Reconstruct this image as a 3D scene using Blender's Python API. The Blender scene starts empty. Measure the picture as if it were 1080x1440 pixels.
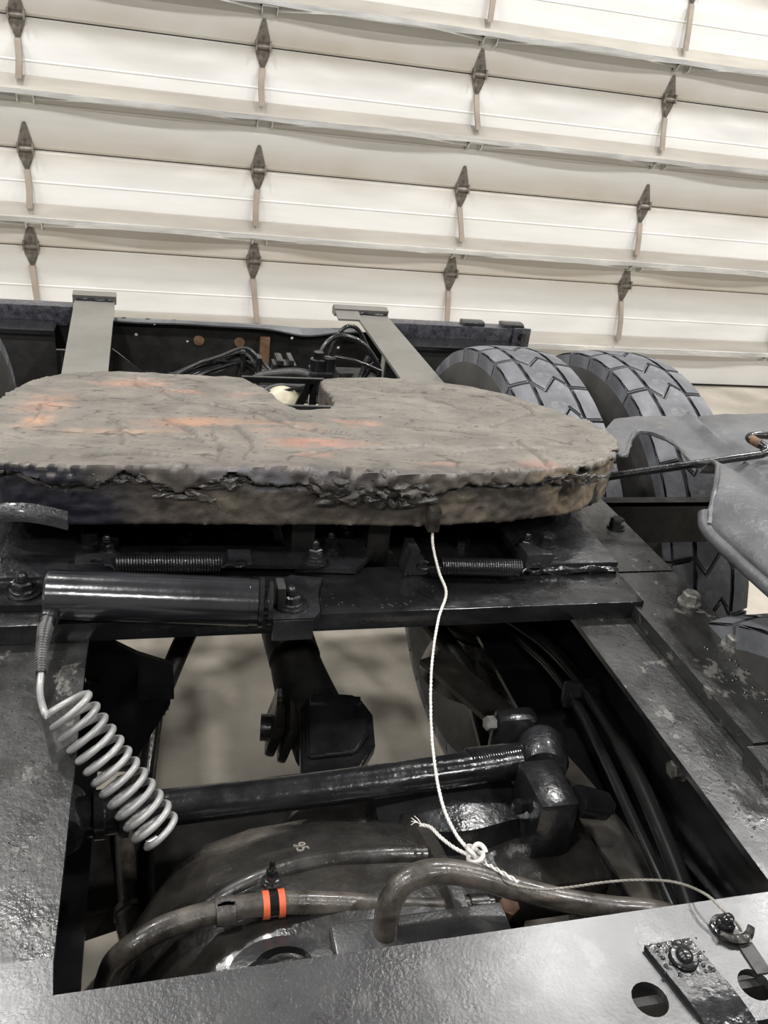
import bpy, bmesh, math, random
from mathutils import Vector, Matrix, noise
random.seed(7)
S = bpy.context.scene
COL = S.collection
PI = math.pi

# ------------------------------------------------------------------ camera
# world: x to the right across the truck, y towards the big door, z up, floor at 0
cam_d = bpy.data.cameras.new('camera'); cam = bpy.data.objects.new('camera', cam_d); COL.objects.link(cam)
cam_d.sensor_fit = 'VERTICAL'; cam_d.sensor_height = 36.0; cam_d.lens = 36.0 * 1210 / 1440
cam_d.clip_start = 0.02; cam_d.clip_end = 100
cam.matrix_world = Matrix(((0.96662613, 0.00823376, -0.25605884, 0),
                           (-0.23110456, 0.45937348, -0.85765184, 0),
                           (0.11056494, 0.88820505, 0.44594527, 1.7), (0, 0, 0, 1)))
S.camera = cam
# ------------------------------------------------------------------ world, lamps, exposure
w = bpy.data.worlds.new('world'); S.world = w; w.use_nodes = True
w.node_tree.nodes['Background'].inputs[0].default_value = (0.9, 0.95, 1, 1)
w.node_tree.nodes['Background'].inputs[1].default_value = 0.02
S.view_settings.view_transform = 'Standard'; S.view_settings.look = 'None'
S.view_settings.gamma = 1; S.view_settings.use_curve_mapping = False
S.view_settings.exposure = 0.5
LAMP_W = 75
LAMPS = [(x, 3.65) for x in (-5.6, -3.4, -1.3, 2.9, 4.9, 7.2)] + [(x, y) for y in (-0.6, -4.8) for x in (-5.6, -1.6, 3.4, 7.2)]
CEIL = 6.6
for (x, y) in LAMPS:
    ld = bpy.data.lights.new('high_bay_light', 'AREA'); ld.shape = 'RECTANGLE'; ld.size = 0.26; ld.size_y = 0.36
    ld.energy = LAMP_W * (1.3 if y > 3 else 1.5); ld.color = (1.0, 0.985, 0.965)
    lo = bpy.data.objects.new('high_bay_light', ld); COL.objects.link(lo); lo.location = (x, y, CEIL - 0.62)

# ------------------------------------------------------------------ helpers
WM = {}
def _link(o, parent, world=None):
    COL.objects.link(o)
    world = world or Matrix.Identity(4)
    if parent is not None:
        o.parent = parent; o.matrix_parent_inverse = WM[parent.name].inverted()
    o.matrix_basis = world; WM[o.name] = world
    return o
def props(o, label=None, cat=None, group=None, kind=None):
    if label: o['label'] = label
    if cat: o['category'] = cat
    if group: o['group'] = group
    if kind: o['kind'] = kind
    return o
def thing(name, label, cat, loc=(0, 0, 0), group=None, kind=None):
    o = bpy.data.objects.new(name, None); o.empty_display_size = .05
    _link(o, None, Matrix.Translation(loc)); return props(o, label, cat, group, kind)
def obj(name, bm, m, parent=None, smooth=True, label=None, kind=None, angle=40, recalc=True):
    if recalc: bmesh.ops.recalc_face_normals(bm, faces=bm.faces)
    me = bpy.data.meshes.new(name); bm.to_mesh(me); bm.free()
    if m: me.materials.append(m)
    if smooth:
        me.polygons.foreach_set('use_smooth', [True] * len(me.polygons))
        try: me.set_sharp_from_angle(angle=math.radians(angle))
        except Exception: pass
    o = bpy.data.objects.new(name, me); _link(o, parent); return props(o, label, kind=kind)
def place(name, mesh, parent, world, label=None):
    o = bpy.data.objects.new(name, mesh); _link(o, parent, world); return props(o, label)
def T(x, y, z): return Matrix.Translation((x, y, z))
def B(): return bmesh.new()
def box(bm, x0, x1, y0, y1, z0, z1, bev=0.0, M=None):
    vs = [bm.verts.new((x, y, z)) for x in (x0, x1) for y in (y0, y1) for z in (z0, z1)]
    fs = [bm.faces.new([vs[i] for i in f]) for f in ((0, 1, 3, 2), (4, 6, 7, 5), (0, 4, 5, 1), (2, 3, 7, 6), (0, 2, 6, 4), (1, 5, 7, 3))]
    if M is not None: bmesh.ops.transform(bm, matrix=M, verts=vs)
    if bev:
        es = list({e for f in fs for e in f.edges})
        bmesh.ops.bevel(bm, geom=es, offset=bev, segments=2, affect='EDGES', profile=.6)
def frame(d):
    d = Vector(d).normalized(); a = Vector((0, 0, 1)) if abs(d.z) < .9 else Vector((1, 0, 0))
    u = d.cross(a).normalized(); return u, d.cross(u).normalized()
def spline(pts, n=8):
    P = [Vector(p) for p in pts]
    if len(P) < 3: return P
    P = [P[0] * 2 - P[1]] + P + [P[-1] * 2 - P[-2]]
    out = []
    for i in range(1, len(P) - 2):
        a, b, c, d = P[i - 1:i + 3]
        for k in range(n):
            t = k / n
            out.append(.5 * ((2 * b) + (c - a) * t + (2 * a - 5 * b + 4 * c - d) * t * t + (3 * b - a - 3 * c + d) * t ** 3))
    out.append(P[-2]); return out
def tube(bm, pts, r, seg=10, cap=True, n=8, smooth=True, rough=0):
    P = spline(pts, n) if smooth else [Vector(p) for p in pts]
    N = len(P); R = r if callable(r) else (lambda t: r)
    u = None; rings = []
    for i, p in enumerate(P):
        d = (P[min(i + 1, N - 1)] - P[max(i - 1, 0)]).normalized()
        if u is None: u, v = frame(d)
        else:
            u = (u - d * u.dot(d)).normalized(); v = d.cross(u)
        rr = R(i / (N - 1))
        ring = []
        for k in range(seg):
            a = 2 * PI * k / seg; q = rr
            if rough: q += rough * noise.noise(Vector((p.x * 60 + math.cos(a) * 2, p.y * 60 + math.sin(a) * 2, p.z * 60)))
            ring.append(bm.verts.new(p + (u * math.cos(a) + v * math.sin(a)) * q))
        rings.append(ring)
    for a, b in zip(rings, rings[1:]):
        for k in range(seg): bm.faces.new((a[k], a[(k + 1) % seg], b[(k + 1) % seg], b[k]))
    if cap: bm.faces.new(rings[0][::-1]); bm.faces.new(rings[-1])
def lathe(bm, prof, p0, axis, seg=32, cap=True, a0=0, a1=2 * PI):
    """prof: list of (distance along axis, radius)"""
    p0 = Vector(p0); ax = Vector(axis).normalized(); u, v = frame(ax); rings = []
    full = abs(a1 - a0 - 2 * PI) < 1e-6; n = seg if full else seg + 1
    for h, r in prof:
        rings.append([bm.verts.new(p0 + ax * h + (u * math.cos(a0 + (a1 - a0) * k / seg) + v * math.sin(a0 + (a1 - a0) * k / seg)) * max(r, 1e-5)) for k in range(n)])
    for a, b in zip(rings, rings[1:]):
        for k in range(seg): bm.faces.new((a[k], a[(k + 1) % n], b[(k + 1) % n], b[k]))
    if cap and full: bm.faces.new(rings[0][::-1]); bm.faces.new(rings[-1])
def cyl(bm, p0, p1, r, r2=None, seg=20):
    p0 = Vector(p0); p1 = Vector(p1); lathe(bm, [(0, r), ((p1 - p0).length, r if r2 is None else r2)], p0, p1 - p0, seg)
def circ(c, r, n=20): return [(c[0] + r * math.cos(2 * PI * k / n), c[1] + r * math.sin(2 * PI * k / n)) for k in range(n)]
def plate(bm, outer, holes, t, M):
    """flat plate with holes; outline in the local xy plane, thickness t along local z, placed by M"""
    tmp = B(); es = []
    for loop in [outer] + list(holes):
        vs = [tmp.verts.new((x, y, 0)) for x, y in loop]
        es += [tmp.edges.new((vs[i], vs[(i + 1) % len(vs)])) for i in range(len(vs))]
    bmesh.ops.triangle_fill(tmp, use_beauty=True, use_dissolve=False, edges=es)
    bmesh.ops.recalc_face_normals(tmp, faces=tmp.faces)
    ret = bmesh.ops.extrude_face_region(tmp, geom=list(tmp.faces))
    bmesh.ops.translate(tmp, vec=(0, 0, t), verts=[g for g in ret['geom'] if isinstance(g, bmesh.types.BMVert)])
    bmesh.ops.recalc_face_normals(tmp, faces=tmp.faces)
    bmesh.ops.transform(tmp, matrix=M, verts=tmp.verts)
    me = bpy.data.meshes.new('tmp'); tmp.to_mesh(me); tmp.free(); bm.from_mesh(me); bpy.data.meshes.remove(me)
def prism(bm, prof, axis, a0, a1):
    """closed profile extruded along 'x' (prof = (y,z)) or 'y' (prof = (x,z))"""
    f = (lambda p, a: (a, p[0], p[1])) if axis == 'x' else (lambda p, a: (p[0], a, p[1]))
    A = [bm.verts.new(f(p, a0)) for p in prof]; Bv = [bm.verts.new(f(p, a1)) for p in prof]
    n = len(prof)
    for i in range(n): bm.faces.new((A[i], A[(i + 1) % n], Bv[(i + 1) % n], Bv[i]))
    bm.faces.new(A[::-1]); bm.faces.new(Bv)
MXZ = Matrix(((1, 0, 0, 0), (0, 0, -1, 0), (0, 1, 0, 0), (0, 0, 0, 1)))     # local xy -> world xz, thickness towards -y
def paint(o, fn):
    me = o.data; ca = me.color_attributes.new('Col', 'FLOAT_COLOR', 'POINT'); buf = []
    for v in me.vertices: buf += list(fn(v.co, v.normal))
    ca.data.foreach_set('color', buf)
def inside(p, poly):
    x, y = p; c = False; j = len(poly) - 1
    for i in range(len(poly)):
        if (poly[i][1] > y) != (poly[j][1] > y) and x < (poly[j][0] - poly[i][0]) * (y - poly[i][1]) / (poly[j][1] - poly[i][1]) + poly[i][0]: c = not c
        j = i
    return c
def nearest(p, poly):
    P = Vector(p); best = None; bd = 1e9
    for i in range(len(poly)):
        a = Vector(poly[i]); b = Vector(poly[(i + 1) % len(poly)]); ab = b - a
        t = max(0, min(1, (P - a).dot(ab) / max(ab.length_squared, 1e-12))); q = a + ab * t; d = (q - P).length
        if d < bd: bd = d; best = q
    return best, bd

# ------------------------------------------------------------------ materials
def mat(name, c1, c2=None, rough=(.5, .5), scale=8, metal=0, bump=0, bscale=60, coat=0, crough=.08, bump2=0, b2scale=8, spec=.5, c3=None, c3thr=(.6, .66), c3scale=3, stretch=(1, 1, 1), vcol=False, sat_rough=None):
    m = bpy.data.materials.new(name); m.use_nodes = True; nt = m.node_tree; N = nt.nodes; Lk = nt.links.new
    bs = N['Principled BSDF']; tc = N.new('ShaderNodeTexCoord'); mp = N.new('ShaderNodeMapping'); mp.inputs['Scale'].default_value = stretch
    Lk(tc.outputs['Object'], mp.inputs[0])
    def nz(s, d=6, r=.6):
        n = N.new('ShaderNodeTexNoise'); n.inputs['Scale'].default_value = s; n.inputs['Detail'].default_value = d; n.inputs['Roughness'].default_value = r; Lk(mp.outputs[0], n.inputs['Vector']); return n
    n1 = nz(scale)
    r1 = N.new('ShaderNodeMapRange'); r1.inputs[1].default_value = .35; r1.inputs[2].default_value = .65; Lk(n1.outputs[0], r1.inputs[0])
    if vcol:
        at = N.new('ShaderNodeVertexColor'); at.layer_name = 'Col'
        mx = N.new('ShaderNodeMix'); mx.data_type = 'RGBA'; mx.blend_type = 'MULTIPLY'; mx.inputs[0].default_value = 1
        cr = N.new('ShaderNodeMix'); cr.data_type = 'RGBA'; cr.inputs[6].default_value = (*c1, 1); cr.inputs[7].default_value = (*c2, 1); Lk(r1.outputs[0], cr.inputs[0])
        Lk(at.outputs[0], mx.inputs[6]); Lk(cr.outputs[2], mx.inputs[7]); out = mx.outputs[2]
    elif c2:
        mx = N.new('ShaderNodeMix'); mx.data_type = 'RGBA'; mx.inputs[6].default_value = (*c1, 1); mx.inputs[7].default_value = (*c2, 1); Lk(r1.outputs[0], mx.inputs[0]); out = mx.outputs[2]
    else: out = None; bs.inputs['Base Color'].default_value = (*c1, 1)
    rr = N.new('ShaderNodeMapRange'); rr.inputs[3].default_value = rough[0]; rr.inputs[4].default_value = rough[1]; rr.inputs[1].default_value = .35; rr.inputs[2].default_value = .65
    n2 = nz(scale * 2.3, 8); Lk(n2.outputs[0], rr.inputs[0]); rout = rr.outputs[0]
    if c3:
        n3 = nz(c3scale, 9, .65); r3 = N.new('ShaderNodeMapRange'); r3.inputs[1].default_value = c3thr[0]; r3.inputs[2].default_value = c3thr[1]; Lk(n3.outputs[0], r3.inputs[0])
        m3 = N.new('ShaderNodeMix'); m3.data_type = 'RGBA'; Lk(r3.outputs[0], m3.inputs[0])
        if out is None: m3.inputs[6].default_value = (*c1, 1)
        else: Lk(out, m3.inputs[6])
        m3.inputs[7].default_value = (*c3, 1); out = m3.outputs[2]
        if sat_rough is not None:
            q = N.new('ShaderNodeMix'); q.data_type = 'FLOAT'; Lk(r3.outputs[0], q.inputs[0]); Lk(rout, q.inputs[2]); q.inputs[3].default_value = sat_rough; rout = q.outputs[0]
    if out is not None: Lk(out, bs.inputs['Base Color'])
    Lk(rout, bs.inputs['Roughness'])
    bs.inputs['Metallic'].default_value = metal; bs.inputs['Specular IOR Level'].default_value = spec
    if coat: bs.inputs['Coat Weight'].default_value = coat; bs.inputs['Coat Roughness'].default_value = crough
    prev = None
    for st, sc in ((bump, bscale), (bump2, b2scale)):
        if not st: continue
        b = N.new('ShaderNodeBump'); b.inputs['Strength'].default_value = 1.0; b.inputs['Distance'].default_value = st
        nb = nz(sc, 4); Lk(nb.outputs[0], b.inputs['Height'])
        if prev: Lk(prev.outputs[0], b.inputs['Normal'])
        prev = b
    if prev: Lk(prev.outputs[0], bs.inputs['Normal'])
    return m
M_black = mat('wet_black_paint', (.006, .006, .007), (.016, .016, .017), (.12, .3), 14, bump=.0004, bscale=140, bump2=.002, b2scale=22, coat=.25)
M_blackrough = mat('speckled_wet_black_paint', (.008, .008, .01), (.03, .03, .032), (.12, .34), 12, bump=.0016, bscale=130, coat=.3)
M_blacksm = mat('smooth_black_paint', (.006, .006, .007), (.013, .013, .014), (.14, .26), 9, bump=.0006, bscale=40, coat=.4)
M_dull = mat('dull_black_paint', (.006, .006, .006), (.018, .017, .015), (.4, .65), 9, bump=.001, bscale=50)
M_deck = mat('blotchy_black_paint', (.007, .007, .008), (.022, .022, .023), (.24, .38), 7, bump=.0005, bscale=260, crough=.25, bump2=.0006, b2scale=40, c3=(.042, .042, .042), c3thr=(.56, .62), c3scale=14, sat_rough=.34, coat=.5, spec=.8)
M_deck2 = mat('dusty_black_rail_paint', (.009, .009, .009), (.032, .032, .03), (.18, .4), 11, bump=.0006, bscale=150, bump2=.0007, b2scale=30, coat=.2, spec=.6, c3=(.105, .10, .09), c3thr=(.585, .62), c3scale=24, stretch=(1, .7, 1), sat_rough=.4, crough=.15)
M_railgrey = mat('grey_rail_top', (.13, .125, .11), (.17, .16, .145), (.35, .5), 5, bump=.0004, bscale=80)
M_grease = mat('old_grease', (.75, .75, .75), (1.15, 1.12, 1.1), (.36, .6), 16, bump=.0016, bscale=70, bump2=.003, b2scale=16, vcol=True, spec=.4)
M_lump = mat('dark_rubbery_grease', (.02, .019, .018), (.07, .063, .056), (.25, .45), 26, bump=.002, bscale=90)
M_tire = mat('dusty_tyre_rubber', (.075, .078, .088), (.15, .155, .17), (.45, .65), 9, bump=.001, bscale=90, c3=(.26, .25, .24), c3thr=(.58, .72), c3scale=14)
M_tirewall = mat('tyre_sidewall_rubber', (.02, .02, .02), (.055, .052, .046), (.5, .7), 6, bump=.0008, bscale=60)
M_fender = mat('scuffed_black_plastic', (.065, .066, .072), (.12, .122, .128), (.36, .5), 7, bump=.0018, bscale=60, bump2=.003, b2scale=14, c3=(.15, .135, .115), c3thr=(.62, .7), c3scale=6)
M_hose = mat('dusty_rubber_hose', (.018, .016, .0135), (.10, .087, .073), (.2, .5), 22, bump=.001, bscale=90, coat=.15)
M_mark = mat('chalky_casting_paint', (.16, .15, .13), (.22, .2, .18), (.5, .6), 40)
M_hoseblk = mat('black_rubber_hose', (.008, .008, .008), (.022, .021, .02), (.3, .5), 10, bump=.0006, bscale=60)
M_silverhose = mat('silver_painted_hose', (.27, .27, .265), (.42, .42, .41), (.32, .45), 14, metal=.25, bump=.0004, bscale=90)
M_steel = mat('bare_steel', (.45, .44, .41), (.7, .69, .66), (.25, .4), 40, metal=.8)
M_galv = mat('galvanised_steel', (.5, .5, .49), (.78, .78, .76), (.3, .45), 6, metal=.5, stretch=(.5, 1, 3))
M_hinge = mat('dirty_hinge_steel', (.11, .095, .08), (.26, .235, .20), (.4, .6), 30, metal=.2)
M_strip = mat('dusty_stiffener_steel', (.26, .22, .18), (.34, .29, .24), (.5, .6), 10, metal=.1)
M_beige = mat('dusty_strut_steel', (.27, .25, .215), (.36, .335, .29), (.45, .6), 3, metal=.15, stretch=(.4, 1, 3))
M_orange = mat('orange_clamp_liner', (.42, .07, .025), (.6, .12, .05), (.4, .5), 30)
M_rust = mat('rusty_steel', (.09, .045, .022), (.2, .12, .07), (.6, .8), 26, bump=.001)
M_cream = mat('cream_painted_cap', (.42, .38, .27), (.55, .5, .38), (.35, .5), 14, bump=.001, bscale=40)
M_bar = mat('black_paint_with_glint_speckle', (.02, .02, .027), (.075, .075, .09), (.2, .45), 60, bump=.002, bscale=160, coat=.3)  # bluish grey speckle in the colour stands for lamp light reflected off black bars
M_tube = mat('gloss_black_tube', (.008, .008, .008), (.014, .014, .014), (.16, .24), 9, coat=.5, crough=.22)
M_darkwire = mat('dull_wire', (.10, .10, .10), (.2, .2, .19), (.3, .45), 60, metal=.5)
M_dust = mat('road_dust_on_steel', (.03, .028, .025), (.10, .09, .075), (.45, .65), 14, bump=.001, bscale=60)
M_cable2 = mat('dirty_steel_cable', (.16, .15, .13), (.30, .28, .25), (.35, .5), 60, metal=.3)
M_barrel = mat('gloss_black_cylinder_paint', (.010, .010, .012), (.022, .022, .026), (.16, .24), 9, coat=1, crough=.12, bump=.0004, bscale=60, spec=.8)
M_lamp = mat('lamp_housing_paint', (.6, .6, .6), None, (.4, .4))
M_iron = mat('cast_iron_black_paint', (.006, .006, .006), (.032, .029, .025), (.16, .46), 9, bump=.0009, bscale=70, bump2=.0025, b2scale=15, coat=.2)
M_wall = mat('painted_steel_wall', (.16, .16, .155), (.2, .2, .19), (.6, .7), 3)
M_ceil = mat('ceiling_liner', (.10, .10, .10), None, (.7, .8))
M_floor = mat('stained_concrete', (.25, .225, .185), (.42, .38, .32), (.45, .8), 2.2, bump=.001, bscale=60, c3=(.035, .03, .025), c3thr=(.70, .73), c3scale=19)
M_door = mat('white_door_skin', (.74, .73, .70), (.82, .81, .79), (.4, .55), 3, bump=.0008, bscale=6, stretch=(.5, 1, 3))
def door_material():
    nt = M_door.node_tree; N = nt.nodes; Lk = nt.links.new; bs = N['Principled BSDF']
    src = bs.inputs['Base Color'].links[0].from_socket
    # brown grime that settled along the section joints (a stain on the skin itself)
    g = N.new('ShaderNodeNewGeometry'); sp = N.new('ShaderNodeSeparateXYZ'); Lk(g.outputs['Position'], sp.inputs[0])
    acc = None
    for zj in JOINTS:
        s = N.new('ShaderNodeMath'); s.operation = 'SUBTRACT'; Lk(sp.outputs[2], s.inputs[0]); s.inputs[1].default_value = zj + .03
        a = N.new('ShaderNodeMath'); a.operation = 'ABSOLUTE'; Lk(s.outputs[0], a.inputs[0])
        r = N.new('ShaderNodeMapRange'); r.inputs[1].default_value = 0; r.inputs[2].default_value = .13; r.inputs[3].default_value = 1; r.inputs[4].default_value = 0; Lk(a.outputs[0], r.inputs[0])
        if acc is None: acc = r.outputs[0]
        else:
            mx = N.new('ShaderNodeMath'); mx.operation = 'MAXIMUM'; Lk(acc, mx.inputs[0]); Lk(r.outputs[0], mx.inputs[1]); acc = mx.outputs[0]
    nz = N.new('ShaderNodeTexNoise'); nz.inputs['Scale'].default_value = 2.5; nz.inputs['Detail'].default_value = 7; Lk(g.outputs['Position'], nz.inputs['Vector'])
    mu = N.new('ShaderNodeMath'); mu.operation = 'MULTIPLY'; Lk(acc, mu.inputs[0]); Lk(nz.outputs[0], mu.inputs[1])
    mix = N.new('ShaderNodeMix'); mix.data_type = 'RGBA'; Lk(mu.outputs[0], mix.inputs[0]); Lk(src, mix.inputs[6]); mix.inputs[7].default_value = (.50, .43, .32, 1); Lk(mix.outputs[2], bs.inputs['Base Color'])
JOINTS = [0.67, 1.17, 1.785, 2.385, 2.99]
door_material()

# ------------------------------------------------------------------ room
def structure(name, bm, m, **k): return props(obj(name, bm, m, **k), kind='structure')
XL, XR, YN, YD = -8.5, 10.5, -8.0, 5.2
bm = B(); box(bm, XL, XR, YN, 7.0, -.1, 0); structure('floor', bm, M_floor, smooth=False)
bm = B(); box(bm, XL, XR, YN, 7.0, CEIL, CEIL + .1); structure('ceiling', bm, M_ceil, smooth=False)
bm = B(); box(bm, XL - .1, XL, YN, 7.0, 0, CEIL); structure('wall_left', bm, M_wall, smooth=False)
bm = B(); box(bm, XR, XR + .1, YN, 7.0, 0, CEIL); structure('wall_right', bm, M_wall, smooth=False)
bm = B(); box(bm, XL, XR, YN - .1, YN, 0, CEIL); structure('wall_near', bm, M_wall, smooth=False)
DX0, DX1 = -4.2, 6.9
bm = B(); box(bm, XL, DX0, YD + .02, YD + .2, 0, CEIL); box(bm, DX1, XR, YD + .02, YD + .2, 0, CEIL); box(bm, DX0, DX1, YD + .02, YD + .2, 3.6, CEIL)
structure('wall_far', bm, M_wall, smooth=False)

# the sectional overhead door
door = thing('door_1', 'wide white sectional overhead door with steel struts and diamond hinges', None, (1.35, YD, 0), kind='structure')
levels = [0.0] + JOINTS + [3.6]
for i in range(len(levels) - 1):
    z0, z1 = levels[i] + .003, levels[i + 1] - .003; h = z1 - z0
    pr = [(YD + .055, z0), (YD + .012, z0), (YD, z0 + .012)]
    for f in (.36, .68):
        zc = z0 + h * f; pr += [(YD, zc - .006), (YD - .0018, zc - .002), (YD - .0018, zc + .002), (YD, zc + .006)]
    pr += [(YD, z1 - .012), (YD + .012, z1), (YD + .055, z1)]
    bm = B(); prism(bm, pr, 'x', DX0, DX1); obj('door_panel', bm, M_door, door, smooth=False)
bm = B(); box(bm, DX0, DX1, YD + .0, YD + .05, -.0, .012); obj('bottom_seal', bm, M_dull, door)
COLS = [-4.3 + 1.2167 * k for k in range(0, 10)]
COLS = [-0.65 + 1.2185 * k for k in range(-2, 7)]
STRUTS = [.275, .835, 1.46, 2.0, 2.66, 3.27]
for si, z in enumerate(STRUTS):
    bm = B(); n = 6 * (len(COLS) - 1); x0, x1 = DX0 + .05, DX1 - .05; NX = 140
    prof_prev = None
    for k in range(NX + 1):
        x = x0 + (x1 - x0) * k / NX
        ph = ((x + .65) / 1.2185) % 1.0; sag = math.sin(PI * ph) ** .7
        dz = .0025 * math.sin(x * 1.7 + si * 2.1)
        lip = .022 + .010 * sag
        P = [(-.004, .062), (-.030, .060), (-.062, .0), (-.088, .0), (-.088, -lip), (-.084, -lip), (-.084, -.004), (-.058, -.004), (-.027, .055), (-.004, .055)]
        ring = [bm.verts.new((x, YD + a, z + b + dz)) for a, b in P]
        if prof_prev:
            for j in range(len(P)): bm.faces.new((ring[j], ring[(j + 1) % len(P)], prof_prev[(j + 1) % len(P)], prof_prev[j]))
        prof_prev = ring
    o = obj('strut', bm, M_beige, door); o.data.materials.append(M_galv)
    for p in o.data.polygons:
        if p.center.z < z + .008 and p.center.y < YD - .06: p.material_index = 1
    bm = B()
    for cx in COLS:
        for s in (-1, 1): plate(bm, [(YD - .086, z - .002), (YD - .0, z - .002), (YD, z - .075), (YD - .05, z - .06)], [], .006, Matrix(((0, 0, 1, cx + .02 + s * .04), (1, 0, 0, 0), (0, 1, 0, 0), (0, 0, 0, 1))))
        box(bm, cx - .02, cx + .06, YD - .082, YD - .02, z - .030, z - .002)
        box(bm, cx - .02, cx + .06, YD - .012, YD, z - .06, z + .0)
    obj('strut_bracket', bm, M_galv, door, smooth=False)
    bm = B()
    for cx in COLS[:-1]:
        pr_ = None
        for k in range(17):
            f = k / 16; s_ = math.sin(PI * f); x = cx + .06 + (1.2185 - .08) * f
            yo = YD - .045 - .085 * s_; zz = z - .050 + .030 * s_; r = [bm.verts.new((x, yo + a_, zz + c_)) for a_, c_ in ((-.003, 0), (-.003, .024), (.003, .024), (.003, 0))]
            if pr_:
                for j in range(4): bm.faces.new((r[j], r[(j + 1) % 4], pr_[(j + 1) % 4], pr_[j]))
            else: bm.faces.new(r)
            pr_ = r
        bm.faces.new(pr_[::-1])
    obj('strut_tie_bar', bm, M_galv, door, smooth=False)
def hinge_mesh():
    bm = B()
    def leaf(s, H):
        out = [(-.040, 0), (.040, 0), (.036, .03), (.012, H - .012), (.008, H - .002), (0, H), (-.008, H - .002), (-.012, H - .012), (-.036, .03)]
        out = [(x, s * (y + .008)) for x, y in out]
        plate(bm, out, [], .004, T(0, -.002, 0) @ MXZ)
        inn = [(x * .62, y * .62 + s * .018) for x, y in out]; plate(bm, inn, [], .005, T(0, -.005, 0) @ MXZ)
        for (bx, bz) in ((0, .03), (0, H * .55), (0, H - .008)): cyl(bm, (bx, -.006, s * bz + s * .006), (bx, -.014, s * bz + s * .006), .0058, .004, 8)
    leaf(1, .125); leaf(-1, .105)
    cyl(bm, (-.042, -.013, 0), (.042, -.013, 0), .012, seg=12)
    box(bm, -.042, -.032, -.03, 0, -.02, .03); box(bm, .032, .042, -.03, 0, -.02, .03)
    bmesh.ops.recalc_face_normals(bm, faces=bm.faces)
    me = bpy.data.meshes.new('hinge'); bm.to_mesh(me); bm.free(); me.materials.append(M_hinge); return me
HM = hinge_mesh(); random.seed(3)
for z in JOINTS:
    top = max(s for s in STRUTS if s < z)
    for cx in COLS:
        rx = random.uniform(-.004, .004)
        place('hinge', HM, door, T(cx + rx, YD, z))
        bm = B(); bx = random.uniform(-.018, .018)
        a = Vector((cx + rx, YD - .010, z - .10)); b = Vector((cx + bx + .01, YD - .055, top + .045))
        mid = (a + b) / 2 + Vector((random.uniform(-.006, .006), -.004, 0)); pts = spline([a, mid, b], 5); prev = None
        for p in pts:
            r = [bm.verts.new(p + Vector(q)) for q in ((-.017, 0, 0), (-.014, -.012, 0), (.014, -.012, 0), (.017, 0, 0))]
            if prev:
                for j in range(4): bm.faces.new((r[j], r[(j + 1) % 4], prev[(j + 1) % 4], prev[j]))
            prev = r
        obj('stiffener_strip', bm, M_strip, door)
# lamps under the ceiling (bodies)
bm = B(); box(bm, -.17, .17, -.34, .34, -.58, -.50, .02); box(bm, -.03, .03, -.03, .03, -.5, 0)
for s in range(-3, 4): box(bm, -.16, .16, s * .1 - .008, s * .1 + .008, -.5, -.45)
LM = bpy.data.meshes.new('housing'); bmesh.ops.recalc_face_normals(bm, faces=bm.faces); bm.to_mesh(LM); bm.free(); LM.materials.append(M_lamp)
for k, (x, y) in enumerate(LAMPS):
    row = 'row nearest the door' if y > 3 else 'middle row' if y > -2 else 'row farthest from the door'; rk = [q[0] for q in LAMPS if q[1] == y].index(x)
    o = place('high_bay_lamp', LM, None, T(x, y, CEIL)); props(o, 'white high bay lamp, %s from the left in the %s' % (('first', 'second', 'third', 'fourth', 'fifth', 'sixth')[rk], row), 'ceiling lamp', 'high bay lamps under the ceiling')

# ------------------------------------------------------------------ bolts (shared meshes)
def mk(name, bm, m, ang=35):
    bmesh.ops.recalc_face_normals(bm, faces=bm.faces); me = bpy.data.meshes.new(name); bm.to_mesh(me); bm.free(); me.materials.append(m)
    me.polygons.foreach_set('use_smooth', [True] * len(me.polygons)); me.set_sharp_from_angle(angle=math.radians(ang)); return me
def hexbolt(r=.0115, m=M_black):
    bm = B(); lathe(bm, [(0, r * 1.45), (.003, r * 1.45)], (0, 0, 0), (0, 0, 1), 24)
    lathe(bm, [(.003, r * 1.15), (.017, r * 1.15), (.0195, r * .95)], (0, 0, 0), (0, 0, 1), 6); return mk('bolt', bm, m)
def studnut(r=.010, m=M_black):
    bm = B(); lathe(bm, [(0, r * 1.9), (.003, r * 1.9)], (0, 0, 0), (0, 0, 1), 28); lathe(bm, [(.003, r * 1.4), (.006, r * 1.35), (.007, r)], (0, 0, 0), (0, 0, 1), 24)
    lathe(bm, [(.006, r * 1.12), (.016, r * 1.12), (.018, r * .9)], (0, 0, 0), (0, 0, 1), 6)
    lathe(bm, [(.018, r * .55), (.020, r * .62), (.022, r * .55), (.024, r * .62), (.026, r * .55), (.028, r * .5), (.03, r * .3)], (0, 0, 0), (0, 0, 1), 12); return mk('bolt', bm, m)
HB = hexbolt(); HBD = hexbolt(.0125, mat('greyed_bolt_steel', (.16, .16, .15), (.4, .39, .36), (.2, .35), 60, metal=.6)); SN = studnut()
def rotx(a): return Matrix.Rotation(a, 4, 'X')
def roty(a): return Matrix.Rotation(a, 4, 'Y')
def rotz(a): return Matrix.Rotation(a, 4, 'Z')

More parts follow.
